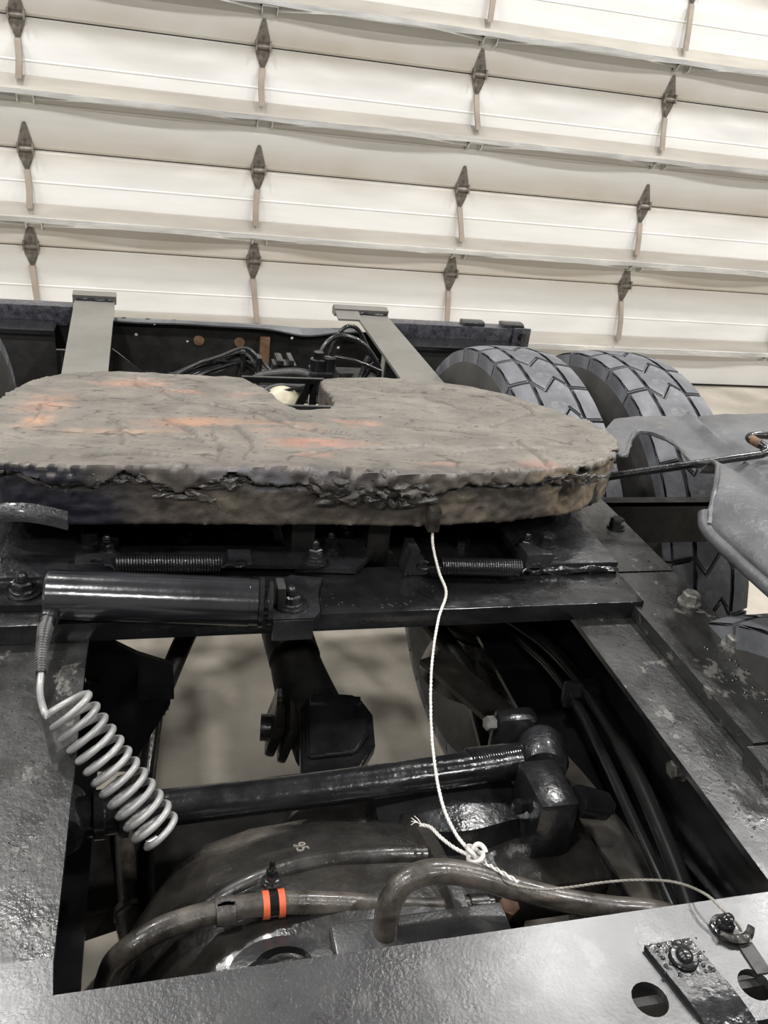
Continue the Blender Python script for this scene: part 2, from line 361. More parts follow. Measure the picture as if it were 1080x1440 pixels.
# ------------------------------------------------------------------ truck frame
fr = thing('truck_chassis', 'black painted truck chassis frame with two long rails and cross members', 'truck frame', (.26, .5, 1.0))
def rail(name, xo, xi, y0, y1, m, top=1.0, h=.27, t=.009, inner=None):
    s = 1 if xi > xo else -1; bm = B()
    prof = [(xo, top), (xi, top), (xi, top - t), (xo + s * t, top - t), (xo + s * t, top - h + t), (xi, top - h + t), (xi, top - h), (xo, top - h)]
    prism(bm, prof, 'y', y0, y1); o = obj(name, bm, m, fr, smooth=False); o.data.materials.append(M_blacksm)
    for p in o.data.polygons:
        if p.center.z < top - .001 : p.material_index = 1
    return o
rl = rail('frame_rail', -.235, -.088, -.6, 1.36, M_deck2); props(rl, 'near left rail with blotchy dark paint')
rr_ = rail('frame_rail', .745, .617, -.6, 1.36, M_deck2); props(rr_, 'near right rail with flaking dull paint')
for xo, xi, xs, lab in ((-.235, -.118, 1, 'grey bare rear end of the left rail'), (.752, .645, -1, 'grey bare rear end of the right rail')):
    bm = B(); t = .009
    def sec(y, xa, xb): return [bm.verts.new(p) for p in ((xa, y, 1.0), (xb, y, 1.0), (xb, y, .991), (xa + xs * t, y, .991), (xa + xs * t, y, .75), (xb, y, .75), (xb, y, .741), (xa, y, .741))]
    A = sec(1.36, -.192 if xs > 0 else .74, -.10 if xs > 0 else .617); C_ = sec(2.77, xo, xi)
    for i in range(8): bm.faces.new((A[i], A[(i + 1) % 8], C_[(i + 1) % 8], C_[i]))
    bm.faces.new(A[::-1]); bm.faces.new(C_)
    o = obj('rail_end', bm, M_railgrey, fr, smooth=False, label=lab); o.data.materials.append(M_blacksm)
    for p in o.data.polygons:
        if p.center.z < .99: p.material_index = 1
    bm = B(); xa, xb = min(xo, xi) - .006, max(xo, xi) + .004
    if xs < 0: xa -= .065
    prism(bm, [(2.77, 1.003), (2.765, 1.016), (2.80, 1.022), (2.815, 1.01), (2.815, .99), (2.77, .99)], 'x', xa, xb)
    if xs < 0: prism(bm, [(2.70, 1.0), (2.77, 1.012), (2.775, 1.004), (2.70, .994)], 'x', xa, xo - .1)
    obj('rail_end_cap', bm, M_railgrey, fr)
    bm = B(); xm = (xo + xi) / 2
    tube(bm, [(xa + .01, 2.762, 1.002), (xm - .02, 2.764, 1.005), (xm + .02, 2.762, 1.003), (xb - .008, 2.763, 1.004)], .0045, 6, rough=.003, n=6); obj('weld_bead', bm, M_blackrough, fr)
# rail bolts seen on the right web
for (y, z) in ((.80, .86), (.42, .9)):
    place('bolt', HBD, fr, T(.735, y, z) @ roty(-PI / 2))
# near deck plate with holes and web
def rect(x0, x1, y0, y1): return [(x0, y0), (x1, y0), (x1, y1), (x0, y1)]
out = [(-.50, .12), (.06, .12), (.12, .30), (.20, .366), (.80, .366), (.80, .485), (-.085, .485), (-.088, .50), (-.50, .50)]
bm = B(); plate(bm, [(-.234, .10), (.05, .10), (.12, .30), (.20, .366), (.745, .366), (.745, .487), (-.085, .485), (-.088, .52), (-.234, .52)],
     [circ((.4185, .4), .0165), circ((.5245, .397), .0155)], .009, T(0, 0, .9955))
dk = obj('deck_plate', bm, M_deck, fr, smooth=False, label='speckled black deck plate with two round holes')
bm = B(); box(bm, -.225, .735, .40, .408, .74, .996); box(bm, -.225, .735, .40, .47, .735, .743); obj('cross_member_web', bm, M_dull, fr, smooth=False)
# mounting angles on both rails
for xs, x0, x1 in ((1, .712, .838), (-1, -.325, -.205)):
    for j, (ya, yb, dz) in enumerate(((-.3, .672, .0), (.676, 1.078, .001), (1.082, 1.66, .002))):
        bm = B(); z1 = 1.021 + dz
        xa, xb = (x0 - (.012 if j == 0 else 0), x1 + (.01 if j == 0 else 0)) if xs > 0 else (x0, x1)
        prof = [(xa, z1), (xb, z1), (xb, z1 - .012), (xa + .013, z1 - .012), (xa + .013, z1 - .0205), (xa, z1 - .0205)] if xs > 0 else [(xb, z1), (xa, z1), (xa, z1 - .012), (xb - .013, z1 - .012), (xb - .013, z1 - .0205), (xb, z1 - .0205)]
        prism(bm, prof, 'y', ya, yb); o = obj('mounting_angle', bm, M_deck2, fr, smooth=False)
        if xs > 0:
            for (bx, by) in ([(.8085, 1.232)], [(.8095, .985), (.812, .868)], [(.80, .60)])[2 - j] if j != 1 else [(.8095, .985), (.812, .868)]:
                if j == 2 and by > 1.08 or j == 1 and by < 1.05 or j == 0 and by < .66: place('bolt', HB if j == 2 else HBD, o, T(bx, by, z1))
    bm = B(); xw = .747 if xs > 0 else -.245
    box(bm, xw, xw + .009, -.3, 1.66, .86, 1.001); obj('angle_leg', bm, M_black, fr, smooth=False)
# paint runs on the angle
bm = B(); random.seed(5)
for c, n, sy in (((.775, .80), 26, .08), ((.80, 1.15), 12, .04), ((.765, 1.29), 14, .04), ((.80, .80), 14, .04)):
    for k in range(n):
        x = c[0] + random.uniform(-.014, .014) ; y = c[1] + random.uniform(-sy, sy); r = random.uniform(.0015, .0035)
        lathe(bm, [(0, r), (r * .5, r * .8), (r * .8, r * .3)], (x, y, 1.0215), (0, 0, 1), 7)
obj('drips_and_glint_bumps', bm, M_black, fr, kind='stuff')
# slider base: front cross bar, mounting plates
bm = B(); box(bm, -.205, .727, .982, 1.105, 1.001, 1.030, .0015); obj('cross_bar', bm, M_black, fr)
for xa, xb in ((.565, .727), (-.212, -.055)):
    bm = B(); box(bm, xa, xb, 1.075, 1.255, 1.031, 1.046, .002); o = obj('mounting_plate', bm, M_blackrough, fr)
    bm = B(); tube(bm, [(xa + .004, 1.072, 1.034), ((xa + xb) / 2, 1.070, 1.036), (xb - .003, 1.073, 1.034)], .0065, 8, rough=.004, n=10); obj('weld_bead', bm, M_black, fr)
    bm = B(); tube(bm, [(xa + .03, 1.25, 1.049), ((xa + xb) / 2, 1.252, 1.049), (xb - .02, 1.25, 1.049)], .005, 8, rough=.003, n=8); obj('weld_bead', bm, M_black, fr)
bm = B(); box(bm, -.11, .62, 1.13, 1.75, .972, .984); box(bm, -.11, .62, 1.60, 1.72, .984, 1.03)
obj('base_plate', bm, M_deck2, fr, smooth=False)
for (bx, by) in ((.045, 1.27), (.52, 1.24)): place('bolt', HB, fr, T(bx, by, .984))
# bracket plate between right rail and fender
bm = B(); box(bm, .80, 1.19, 1.38, 1.386, .905, .996); box(bm, .80, 1.16, 1.38, 1.41, .99, .996)
obj('fender_bracket', bm, M_dull, fr, smooth=False)
# rear cross member
holes = [circ((x, z), r, 10) for x, z, r in ((-.055, .915, .005), (.10, .90, .004), (.43, .925, .005), (.585, .9, .005), (.0, .95, .003))]
bm = B(); plate(bm, rect(-.225, .735, .79, .955), holes, .006, T(0, 2.72, 0) @ MXZ); obj('rear_cross_member', bm, M_dull, fr, smooth=False)
bm = B(); prev = None; NX = 60
for k in range(NX + 1):
    x = -.118 + .765 * k / NX; sagz = -.018 * math.exp(-((x - .47) / .09) ** 2) + .004 * noise.noise(Vector((x * 6, 0, 3)))
    P = [(2.722, .958), (2.71, .968 + sagz * .3), (2.69, .970 + sagz), (2.683, .964 + sagz), (2.684, .959 + sagz), (2.691, .964 + sagz), (2.71, .962 + sagz * .3), (2.722, .952)]
    r = [bm.verts.new((x, a, b)) for a, b in P]
    if prev:
        for j in range(8): bm.faces.new((r[j], r[(j + 1) % 8], prev[(j + 1) % 8], prev[j]))
    prev = r
obj('top_flange', bm, M_fender, fr, label='bent grey upper flange of the rear cross member')
bm = B()
for x in (-.09, -.02, .06): 
    lathe(bm, [(0, .008), (.0012, .007)], (x, 2.70, .969), (0, 0, 1), 12)
obj('flange_holes', bm, M_dull, fr, kind='stuff')
bm = B(); plate(bm, rect(-.15, .66, 2.47, 2.72), [[(.17, 2.50), (.44, 2.50), (.455, 2.515), (.455, 2.535), (.44, 2.55), (.17, 2.55), (.155, 2.535), (.155, 2.515)]], .006, T(0, 0, .792)); obj('lower_flange', bm, M_dull, fr, smooth=False)
for x in (-.03, .04, .12): place('bolt', HB, fr, T(x, 2.66, .80))
for x in (.135, .262):
    bm = B(); lathe(bm, [(0, .017), (.004, .016), (.005, .010)], (x, 2.714, .905), (0, -1, 0), 20); obj('hole_plug', bm, M_rust, fr, label='round rusty plug in the rear cross member')
bm = B(); box(bm, .325, .357, 2.69, 2.712, .80, .93, .003); obj('tab_plate', bm, M_rust, fr, label='small rusty upright tab')
# gussets
for x0_, s in ((-.112, 1), (.64, -1)):
    bm = B(); vs = [(x0_, .965), (x0_ + s * .02, .95), (x0_ + s * .13, .86), (x0_ + s * .13, .76), (x0_, .76)]
    plate(bm, vs, [], .008, T(0, 2.40, 0) @ MXZ); obj('gusset', bm, M_blacksm, fr, smooth=False)
    place('bolt', HB, fr, T(x0_ + s * .035, 2.392, .88) @ rotx(PI / 2))
bm = B(); box(bm, -.262, -.235, 2.43, 2.445, .62, .945, .003); obj('light_bracket', bm, M_blacksm, fr)
# bumper bars both sides
for xa, xb, lab in ((-1.25, -.24, 'left bumper bar'), (.755, 1.255, 'right bumper bar')):
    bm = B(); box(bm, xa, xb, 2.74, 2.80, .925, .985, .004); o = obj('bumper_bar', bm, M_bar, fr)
    bm = B(); box(bm, xa, xb, 2.745, 2.80, .84, .9245); obj('bumper_channel', bm, M_dull, fr, smooth=False)
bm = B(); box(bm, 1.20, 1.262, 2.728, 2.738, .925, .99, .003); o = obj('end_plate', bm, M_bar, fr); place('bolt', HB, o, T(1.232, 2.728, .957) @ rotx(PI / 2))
for xa in (1.02, 1.165):
    bm = B(); prism(bm, [(2.745, .986), (2.745, .996), (2.755, 1.0), (2.785, 1.0), (2.795, .996), (2.795, .986)], 'x', xa, xa + .075); obj('mounting_tab', bm, M_blackrough, fr)
# folded strap and stud at the near right
st = B(); path = [(.405, 1.006), (.372, 1.0065), (.350, 1.003), (.330, .997), (.312, .988), (.298, .972), (.292, .95), (.293, .92)]
pr = [(y + .019, z) for y, z in [(.428, 1.0062)] + path]; prev = None
P2 = spline([(0, y, z) for y, z in pr], 4)
for i, p in enumerate(P2):
    f = min(1, i / 14); xs0 = .437 + .004 * f; xs1 = .486 + .003 * f; sk = (.446 - p.y) * .18
    r = [st.verts.new(v) for v in ((xs0 + sk, p.y, p.z + .004), (xs1 + sk, p.y, p.z + .004), (xs1 + sk, p.y - .002, p.z - .001), (xs0 + sk, p.y - .002, p.z - .001))]
    if prev:
        for j in range(4): st.faces.new((r[j], r[(j + 1) % 4], prev[(j + 1) % 4], prev[j]))
    else: st.faces.new(r)
    prev = r
st.faces.new(prev[::-1])
strap = thing('bent_strap', 'glossy black bent metal strap bolted on the near deck plate', 'strap', (.47, .43, 1.005))
so = obj('strap_plate', st, M_black, strap)
bm = B(); lathe(bm, [(0, .0125), (.002, .0135), (.004, .012), (.0045, .008), (.0065, .0075), (.009, .0055), (.010, .002)], (.467, .428, 1.010), (0, 0, 1), 20); obj('bolt', bm, M_black, strap)
bm = B(); random.seed(9)
for k in range(60):
    x = random.uniform(.442, .492); y = random.uniform(.412, .446); r = random.uniform(.001, .0026)
    if (x - .467) ** 2 + (y - .428) ** 2 < .0135 ** 2: continue
    lathe(bm, [(0, r), (r * .5, r * .8), (r * .8, r * .3)], (x, y, 1.0098), (0, 0, 1), 7)
obj('paint_blobs', bm, M_black, strap, kind='stuff')
stud = thing('cable_anchor', 'small black stud and nut with a kinked clip where the cable ends', 'cable anchor', (.530, .452, 1.0045))
bm = B(); lathe(bm, [(0, .0135), (.003, .0135), (.0035, .009), (.010, .0085), (.0105, .006), (.016, .0055), (.018, .003)], (.530, .455, 1.0048), (0, 0, 1), 24); obj('stud', bm, M_black, stud)
bm = B(); tube(bm, [(.519, .447, 1.008), (.528, .440, 1.009), (.542, .440, 1.010), (.552, .446, 1.012)], lambda t: .005 - .001 * t, 8, rough=.003); obj('clip', bm, M_iron, stud)
bm = B(); box(bm, .532, .548, .405, .436, 1.0046, 1.0062); obj('tag', bm, M_dull, stud, smooth=False)

# ------------------------------------------------------------------ fifth wheel
Z0, Y0, SL = 1.2, 1.1, -.15
def pz_(x, y): return Z0 + SL * (y - Y0)
top = [(-.199, 1.125), (-.108, 1.108), (.03, 1.106), (.255, 1.092), (.417, 1.085), (.599, 1.117), (.70, 1.165), (.768, 1.235), (.80, 1.32), (.812, 1.40), (.806, 1.50), (.79, 1.575), (.762, 1.69), (.682, 1.786), (.596, 1.838), (.478, 1.849),
       (.372, 1.825), (.350, 1.75), (.346, 1.62), (.334, 1.545), (.312, 1.502), (.282, 1.484), (.252, 1.495), (.237, 1.54), (.228, 1.60), (.215, 1.70), (.185, 1.79), (.15, 1.808), (.018, 1.815), (-.126, 1.817), (-.214, 1.736), (-.248, 1.63), (-.262, 1.52), (-.262, 1.33), (-.24, 1.18)]
tp = [(p.x, p.y) for p in spline([(a, b, 0) for a, b in top + [top[0]]], 4)][:-1]
bm = B(); vt = [bm.verts.new((x, y, pz_(x, y))) for x, y in tp]; vb = [bm.verts.new((x, y, pz_(x, y) - .092)) for x, y in tp]; n = len(tp)
for i in range(n): bm.faces.new((vt[i], vt[(i + 1) % n], vb[(i + 1) % n], vb[i]))
bm.faces.new(vt); bm.faces.new(vb[::-1]); bmesh.ops.recalc_face_normals(bm, faces=bm.faces)
me = bpy.data.meshes.new('tmp'); bm.to_mesh(me); bm.free(); tmp = bpy.data.objects.new('tmp', me); COL.objects.link(tmp)
md = tmp.modifiers.new('r', 'REMESH'); md.mode = 'VOXEL'; md.voxel_size = .0040
dg = bpy.context.evaluated_depsgraph_get(); me2 = bpy.data.meshes.new_from_object(tmp.evaluated_get(dg)); bpy.data.objects.remove(tmp); bpy.data.meshes.remove(me)
bm = B(); bm.from_mesh(me2); bpy.data.meshes.remove(me2)
for _ in range(4): bmesh.ops.smooth_vert(bm, verts=bm.verts, factor=.5, use_axis_x=True, use_axis_y=True, use_axis_z=True)
bm.normal_update()
NF = noise.fractal; hb = {}
def ridged(v): return 1 - abs(noise.noise(v)) * 2
GOUGE = [[(-0.004, 1.658), (0.041, 1.561), (0.102, 1.506), (0.151, 1.481), (0.206, 1.457), (0.238, 1.414)], [(0.013, 1.384), (0.051, 1.312), (0.07, 1.245)], [(0.018, 1.277), (0.049, 1.261), (0.083, 1.281)], [(0.127, 1.342), (0.143, 1.271), (0.142, 1.205), (0.125, 1.145)],
         [(-0.072, 1.387), (-0.053, 1.328), (-0.044, 1.218)], [(0.185, 1.437), (0.222, 1.349), (0.255, 1.326), (0.311, 1.305)], [(0.432, 1.723), (0.504, 1.694), (0.61, 1.725)], [(0.714, 1.646), (0.742, 1.577), (0.73, 1.495)], [(0.593, 1.376), (0.661, 1.439), (0.728, 1.508)], [(0.601, 1.262), (0.597, 1.18), (0.593, 1.117)],
         [(0.413, 1.363), (0.486, 1.341), (0.554, 1.309)], [(-0.185, 1.474), (-0.184, 1.367), (-0.205, 1.294)], [(0.217, 1.167), (0.28, 1.211), (0.335, 1.205), (0.424, 1.226)], [(-0.094, 1.157), (-0.018, 1.171), (0.04, 1.154)], [(0.547, 1.625), (0.59, 1.526), (0.656, 1.501)], [(0.089, 1.291), (0.095, 1.195), (0.086, 1.125)],
         [(0.455, 1.175), (0.546, 1.222), (0.619, 1.216)], [(-0.039, 1.767), (-0.024, 1.655), (0.056, 1.617)]]
GP = []
for g_ in GOUGE:
    s_ = spline([(a, b, 0) for a, b in g_], 10)
    for a, b in zip(s_, s_[1:]): GP.append((a.x, a.y, b.x - a.x, b.y - a.y))
GG = {}
for k, (ax_, ay_, dx_, dy_) in enumerate(GP):
    for ii in range(int((ax_ - .02) * 50), int((ax_ + .02) * 50) + 2):
        for jj in range(int((ay_ - .02) * 50), int((ay_ + .02) * 50) + 2): GG.setdefault((ii, jj), []).append(k)
def gouge(x, y):
    """signed distance to the nearest scrape mark, positive on its pushed-up side"""
    best = 9
    for k in GG.get((int(math.floor(x * 50)), int(math.floor(y * 50))), ()):
        ax_, ay_, dx_, dy_ = GP[k]; px, py = x - ax_, y - ay_; L2 = dx_ * dx_ + dy_ * dy_; tt = max(0, min(1, (px * dx_ + py * dy_) / L2))
        d2 = math.hypot(px - dx_ * tt, py - dy_ * tt)
        if d2 < abs(best): best = d2 if px * dy_ - py * dx_ < 0 else -d2
    return best
def lipz(x): return -.024 - .012 * noise.noise(Vector((x * 14, 0, 0))) * 2 - .010 * noise.noise(Vector((x * 55, 2, 0))) - .018 * math.exp(-((x - .31) / .075) ** 2) + (.012 if x > .62 else 0)
for v in bm.verts:
    c = v.co; dz = c.z - pz_(c.x, c.y); up = max(0, v.normal.z)
    side = 1 - abs(v.normal.z)
    q = Vector((c.x, c.y, c.z))
    s1 = noise.noise(Vector((c.x * 5 + c.y * 3, c.y * 20 - c.x * 7, 1))); s2 = ridged(Vector((c.x * 7 - c.y * 5, c.y * 22 + c.x * 10, 5)))
    s3 = noise.noise(Vector((c.x * 50, c.y * 90, 2)))
    d = up * (.004 * s1 + .007 * max(0, s2 - .72) + .0008 * s3)
    if up > .5:
        g_ = gouge(c.x, c.y)
        if g_ < 9: d += up * (.0035 * math.exp(-((g_ - .005) / .005) ** 2) - .003 * math.exp(-((g_ + .004) / .004) ** 2))
    if dz > -.07 and side > .25 and c.y < 1.45:      # the torn lip of grease pushed over the edge
        big = math.exp(-((c.x - .31) / .075) ** 2); lz = lipz(c.x)
        lump = ridged(Vector((c.x * 30, 0, c.z * 55))) * .5 + ridged(q * 60) * .3
        if dz > lz: d += .005 + .006 * max(0, lump) + big * .012 * max(0, ridged(Vector((c.x * 26 + c.z * 40, 3, c.z * 75 - c.x * 20))))
        elif dz > lz - .006: d -= .004
    if side > .5:
        d += .0030 * ridged(q * 45) + .0022 * noise.noise(q * 18) + .0055 * max(0, ridged(q * 38) - .6) * (1 if c.x > .3 else .6)
    hb[v.index] = d
bm.verts.index_update()
for v in bm.verts: v.co += v.normal * hb.get(v.index, 0)
fw = thing('fifth_wheel', 'horseshoe shaped fifth wheel coupling plate caked in old brown grease', 'fifth wheel', (.28, 1.4, 1.03))
gp = obj('coupling_plate', bm, M_grease, fw, angle=80, recalc=False)
def mixc(a, b, t): t = max(0, min(1, t)); return [a[i] + (b[i] - a[i]) * t for i in range(3)]
OR = [((-.02, 1.69), (.10, .055), (.33, .18, .13)), ((-.175, 1.50), (.05, .12), (.31, .19, .14)), ((.09, 1.62), (.10, .03), (.33, .17, .13)), ((.13, 1.36), (.16, .05), (.27, .16, .11)), ((.24, 1.24), (.10, .035), (.30, .17, .13)),
      ((.335, 1.38), (.06, .03), (.36, .20, .14)), ((.25, 1.165), (.05, .025), (.34, .17, .13)), ((.42, 1.125), (.05, .012), (.34, .20, .15)), ((-.18, 1.35), (.03, .05), (.36, .22, .15)), ((.57, 1.125), (.04, .02), (.26, .12, .10)), ((-.05, 1.30), (.14, .02), (.27, .19, .14))]
def gcol(c, nrm):
    dz = c.z - pz_(c.x, c.y); q = Vector(c)
    n1 = NF(q * 7, .9, 2.1, 4); n2 = noise.noise(Vector((c.x * 9, c.y * 34, 3))); n3 = NF(q * 30, .9, 2, 3)
    taupe = mixc((.135, .124, .109), (.19, .174, .153), .5 + n1 * .6 + .3 * n2)
    if nrm.z > .45 and dz > -.02:
        col = taupe
        for (ox, oy), (sx, sy), oc in OR:
            g = math.exp(-((c.x - ox) / sx) ** 2 - ((c.y - oy) / sy) ** 2); g = max(0, g * 1.4 - .35 + .9 * n2 * g + 1.6 * n1 * g + .8 * n3 * g)
            col = mixc(col, oc, g * .6)
        cr = ridged(Vector((c.x * 9 - c.y * 5, c.y * 30 + c.x * 12, 5)))
        if cr > .95: col = mixc(col, (.05, .04, .035), (cr - .95) * 20)
        gg = gouge(c.x, c.y)
        if -.006 < gg < .0: col = mixc(col, (.07, .06, .052), .45)
        e = max(0, 1 - (c.y - 1.10) / .035) * (1 if c.x < .62 else 0); col = mixc(col, (.10, .09, .085), e * (.4 + n3))
        return (*col, 1)
    base = mixc((.06, .052, .045), (.15, .13, .105), .5 + n1 + .5 * n3)
    if c.y < 1.5:
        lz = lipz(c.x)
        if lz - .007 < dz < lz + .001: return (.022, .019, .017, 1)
        if dz > lz: base = mixc(base, mixc((.08, .073, .066), (.19, .17, .15), .5 + n3), .6)
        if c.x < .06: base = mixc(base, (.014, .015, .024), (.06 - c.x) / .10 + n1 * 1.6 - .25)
        if c.x > .45: base = mixc(base, (.20, .165, .12), (c.x - .50) / .18 + n1 * 1.5)
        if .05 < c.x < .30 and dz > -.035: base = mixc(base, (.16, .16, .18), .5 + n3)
        if False: base = mixc(base, (.13, .11, .10), .6)
        if c.x > .62: 
            h = NF(q * 22 + Vector((4, 2, 0)), .9, 2, 3); base = mixc(base, (.02, .02, .02), max(0, h) * 2.2)
    return (*base, 1)
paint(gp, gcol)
def glint_bumps(name, parent, pts, n, rr, z, m, seed):
    random.seed(seed); bm = B()
    for k in range(n):
        cx, cy, sx, sy = random.choice(pts); x = random.gauss(cx, sx); y = random.gauss(cy, sy); r = random.uniform(*rr)
        if not z(x, y): continue
        lathe(bm, [(0, r), (r * .35, r * .75), (r * .5, r * .2)], (x, y, z(x, y)), (0, 0, 1), 6)
    obj(name, bm, m, parent, kind='stuff', angle=80)
def ribbon_lumps(name, x0, x1, n, seed, rr, dz0, spread, m, label=None, rgh=.003, out=0, lr=(.018, .05), tilt=0, tv=.25):
    random.seed(seed); bm = B()
    for k in range(n):
        x = random.uniform(x0, x1); yf = nearest((x, 1.0), tp)[0].y - .006
        L_ = random.uniform(*lr); a = random.gauss(tilt, tv); z = pz_(x, yf) + dz0 - random.random() * spread; r = random.uniform(*rr)
        pts = []
        for t in range(5):
            f = t / 4 - .5; xx = x + L_ * f * math.cos(a); yy = nearest((xx, 1.0), tp)[0].y - .004 - out - r * .4 * math.sin(PI * t / 4)
            pts.append((xx, yy, z + L_ * f * math.sin(a) * .8 + random.uniform(-.003, .003)))
        tube(bm, pts, lambda t, r=r: r * (.45 + .55 * math.sin(PI * min(1, max(0, t))) ** .6), 10, rough=rgh, n=6)
    obj(name, bm, m, fw, label=label, kind='stuff')
ribbon_lumps('grease_clump', .215, .385, 26, 2, (.004, .0085), -.010, .042, M_lump, 'dark rubbery lump of folded grease on the front lip')
ribbon_lumps('grease_fold', -.24, .70, 60, 4, (.0015, .0035), -.014, .012, M_lump)
ribbon_lumps('grease_fold', -.02, .10, 14, 6, (.002, .005), -.015, .035, M_lump)
ribbon_lumps('grease_clump', .235, .375, 40, 11, (.0045, .0085), -.012, .036, M_lump, 'dark rubbery lump of folded grease on the front lip', .004, .003, (.02, .055), -.3, .4)
# skid flap of metal at left and cable tab
bm = B(); prev = None
for k in range(20):
    x = -.30 + .185 * k / 19; z = 1.138 - .006 * math.sin(k * .35) - .012 * (k / 19); y = 1.095 + .01 * (1 - k / 19) 
    r = [bm.verts.new(v) for v in ((x, y, z + .012), (x, y - .010, z + .004), (x, y - .013, z - .010), (x, y, z - .012))]
    if prev:
        for j in range(4): bm.faces.new((r[j], r[(j + 1) % 4], prev[(j + 1) % 4], prev[j]))
    prev = r
obj('lower_lip', bm, M_blackrough, fw, label='wet black lower edge at the left corner')
bm = B(); box(bm, .388, .406, 1.062, 1.084, 1.112, 1.150, .003); obj('cable_tab', bm, M_hose, fw)
# locking parts in the throat
bm = B(); box(bm, .215, .345, 1.47, 1.56, 1.075, 1.088, .002); box(bm, .222, .32, 1.50, 1.515, 1.085, 1.12, .002); obj('locking_jaw', bm, M_railgrey, fw)
bm = B(); box(bm, .21, .36, 1.54, 1.552, 1.10, 1.128, .002); obj('jaw_bar', bm, M_blacksm, fw)
# saddle under the plate
for s in (0, 1):
    x0, x1 = ((.60, .715), (-.205, -.10))[s]
    bm = B(); prism(bm, [(1.235, 1.04), (1.255, 1.09), (1.30, 1.125), (1.42, 1.115), (1.50, 1.06), (1.53, 1.04)], 'x', x0, x1); obj('pivot_bracket', bm, M_blackrough, fw, smooth=False)
bm = B(); box(bm, -.10, .60, 1.30, 1.315, 1.0, 1.10); box(bm, .20, .235, 1.14, 1.5, 1.02, 1.10); box(bm, .32, .355, 1.14, 1.5, 1.02, 1.10)
obj('saddle_rib', bm, M_dull, fw, smooth=False)
# linkage arms, springs
bm = B(); plate(bm, [(.10, 1.085), (.225, 1.075), (.245, 1.085), (.25, 1.105), (.235, 1.13), (.10, 1.14), (-.05, 1.145), (-.05, 1.13)], [], .006, T(0, 0, 1.0465)); obj('link_arm', bm, M_black, fw, smooth=False)
bm = B(); plate(bm, [(.20, 1.09), (.29, 1.08), (.33, 1.13), (.33, 1.20), (.28, 1.24), (.22, 1.20)], [], .008, T(0, 0, 1.034)); obj('link_plate', bm, M_blackrough, fw, smooth=False)
for (x, y, z) in ((.229, 1.098, 1.0525), (.262, 1.145, 1.042), (.298, 1.20, 1.042)): place('bolt', SN, fw, T(x, y, z))
bm = B(); prism(bm, [(.365, 1.032), (.372, 1.075), (.385, 1.075), (.392, 1.05), (.402, 1.046), (.402, 1.032)], 'y', 1.075, 1.115); obj('spring_bracket', bm, M_blackrough, fw, smooth=False)
bm = B(); box(bm, .555, .60, 1.06, 1.10, 1.046, 1.072, .004); obj('spring_bracket', bm, M_blackrough, fw)
place('bolt', SN, fw, T(.577, 1.115, 1.05)); place('bolt', HB, fw, T(.60, 1.09, 1.072))
bm = B(); box(bm, .10, .135, 1.09, 1.118, 1.046, 1.060, .003); obj('spring_bracket', bm, M_blackrough, fw)
bm = B(); box(bm, -.11, -.055, 1.08, 1.11, 1.046, 1.062, .003); obj('spring_bracket', bm, M_blackrough, fw)
place('bolt', SN, fw, T(-.068, 1.13, 1.05)); place('bolt', HB, fw, T(-.095, 1.17, 1.046))
def ext_spring(a, b, R, turns, wr, lab):
    a = Vector(a); b = Vector(b); d = b - a; u, v = frame(d); bm = B(); pts = []
    N = turns * 14
    for i in range(N + 1):
        t = i / N; an = 2 * PI * turns * t; pts.append(a + d * t + (u * math.cos(an) + v * math.sin(an)) * R)
    tube(bm, pts, wr, 6, smooth=False)
    o = obj('coil_spring', bm, M_black, fw, label=lab, angle=80)
    dn = d.normalized()
    for p, s in ((a, -1), (b, 1)):
        bm = B(); tube(bm, [p + u * R, p + dn * s * .010 + u * R * .3, p + dn * s * .022 + v * R * .5, p + dn * s * .034 + v * R * .2, p + dn * s * .03 - v * R * .6, p + dn * s * .018 - v * R * .4], wr * 1.1, 8)
        obj('hook', bm, M_black, o)
ext_spring((-.056, 1.083, 1.060), (.090, 1.076, 1.060), .0115, 38, .0020, 'left tension spring behind the air cylinder')
ext_spring((.414, 1.060, 1.056), (.540, 1.048, 1.056), .0125, 34, .0021, 'right tension spring beside the steel cable')

# release handle rod
rod = thing('release_rod', 'long glossy black release rod with a hooked end reaching over the fender', 'release rod', (.80, 1.26, 1.12))
bm = B(); tube(bm, [(.70, 1.25, 1.105), (1.048, 1.211, 1.180)], .0072, 12, smooth=False); obj('shaft', bm, M_black, rod)
bm = B(); tube(bm, [(1.046, 1.211, 1.180), (1.060, 1.216, 1.183), (1.063, 1.226, 1.187), (1.056, 1.240, 1.190), (1.050, 1.256, 1.192), (1.060, 1.264, 1.194), (1.09, 1.266, 1.195), (1.14, 1.262, 1.19), (1.22, 1.25, 1.185)], .0078, 12); obj('hook_end', bm, M_black, rod)
bm = B(); tube(bm, [(1.0585, 1.236, 1.1895), (1.054, 1.244, 1.191), (1.051, 1.254, 1.192)], .0088, 12, rough=.001); obj('worn_bend', bm, M_rust, rod, label='rusty worn bend in the rod')

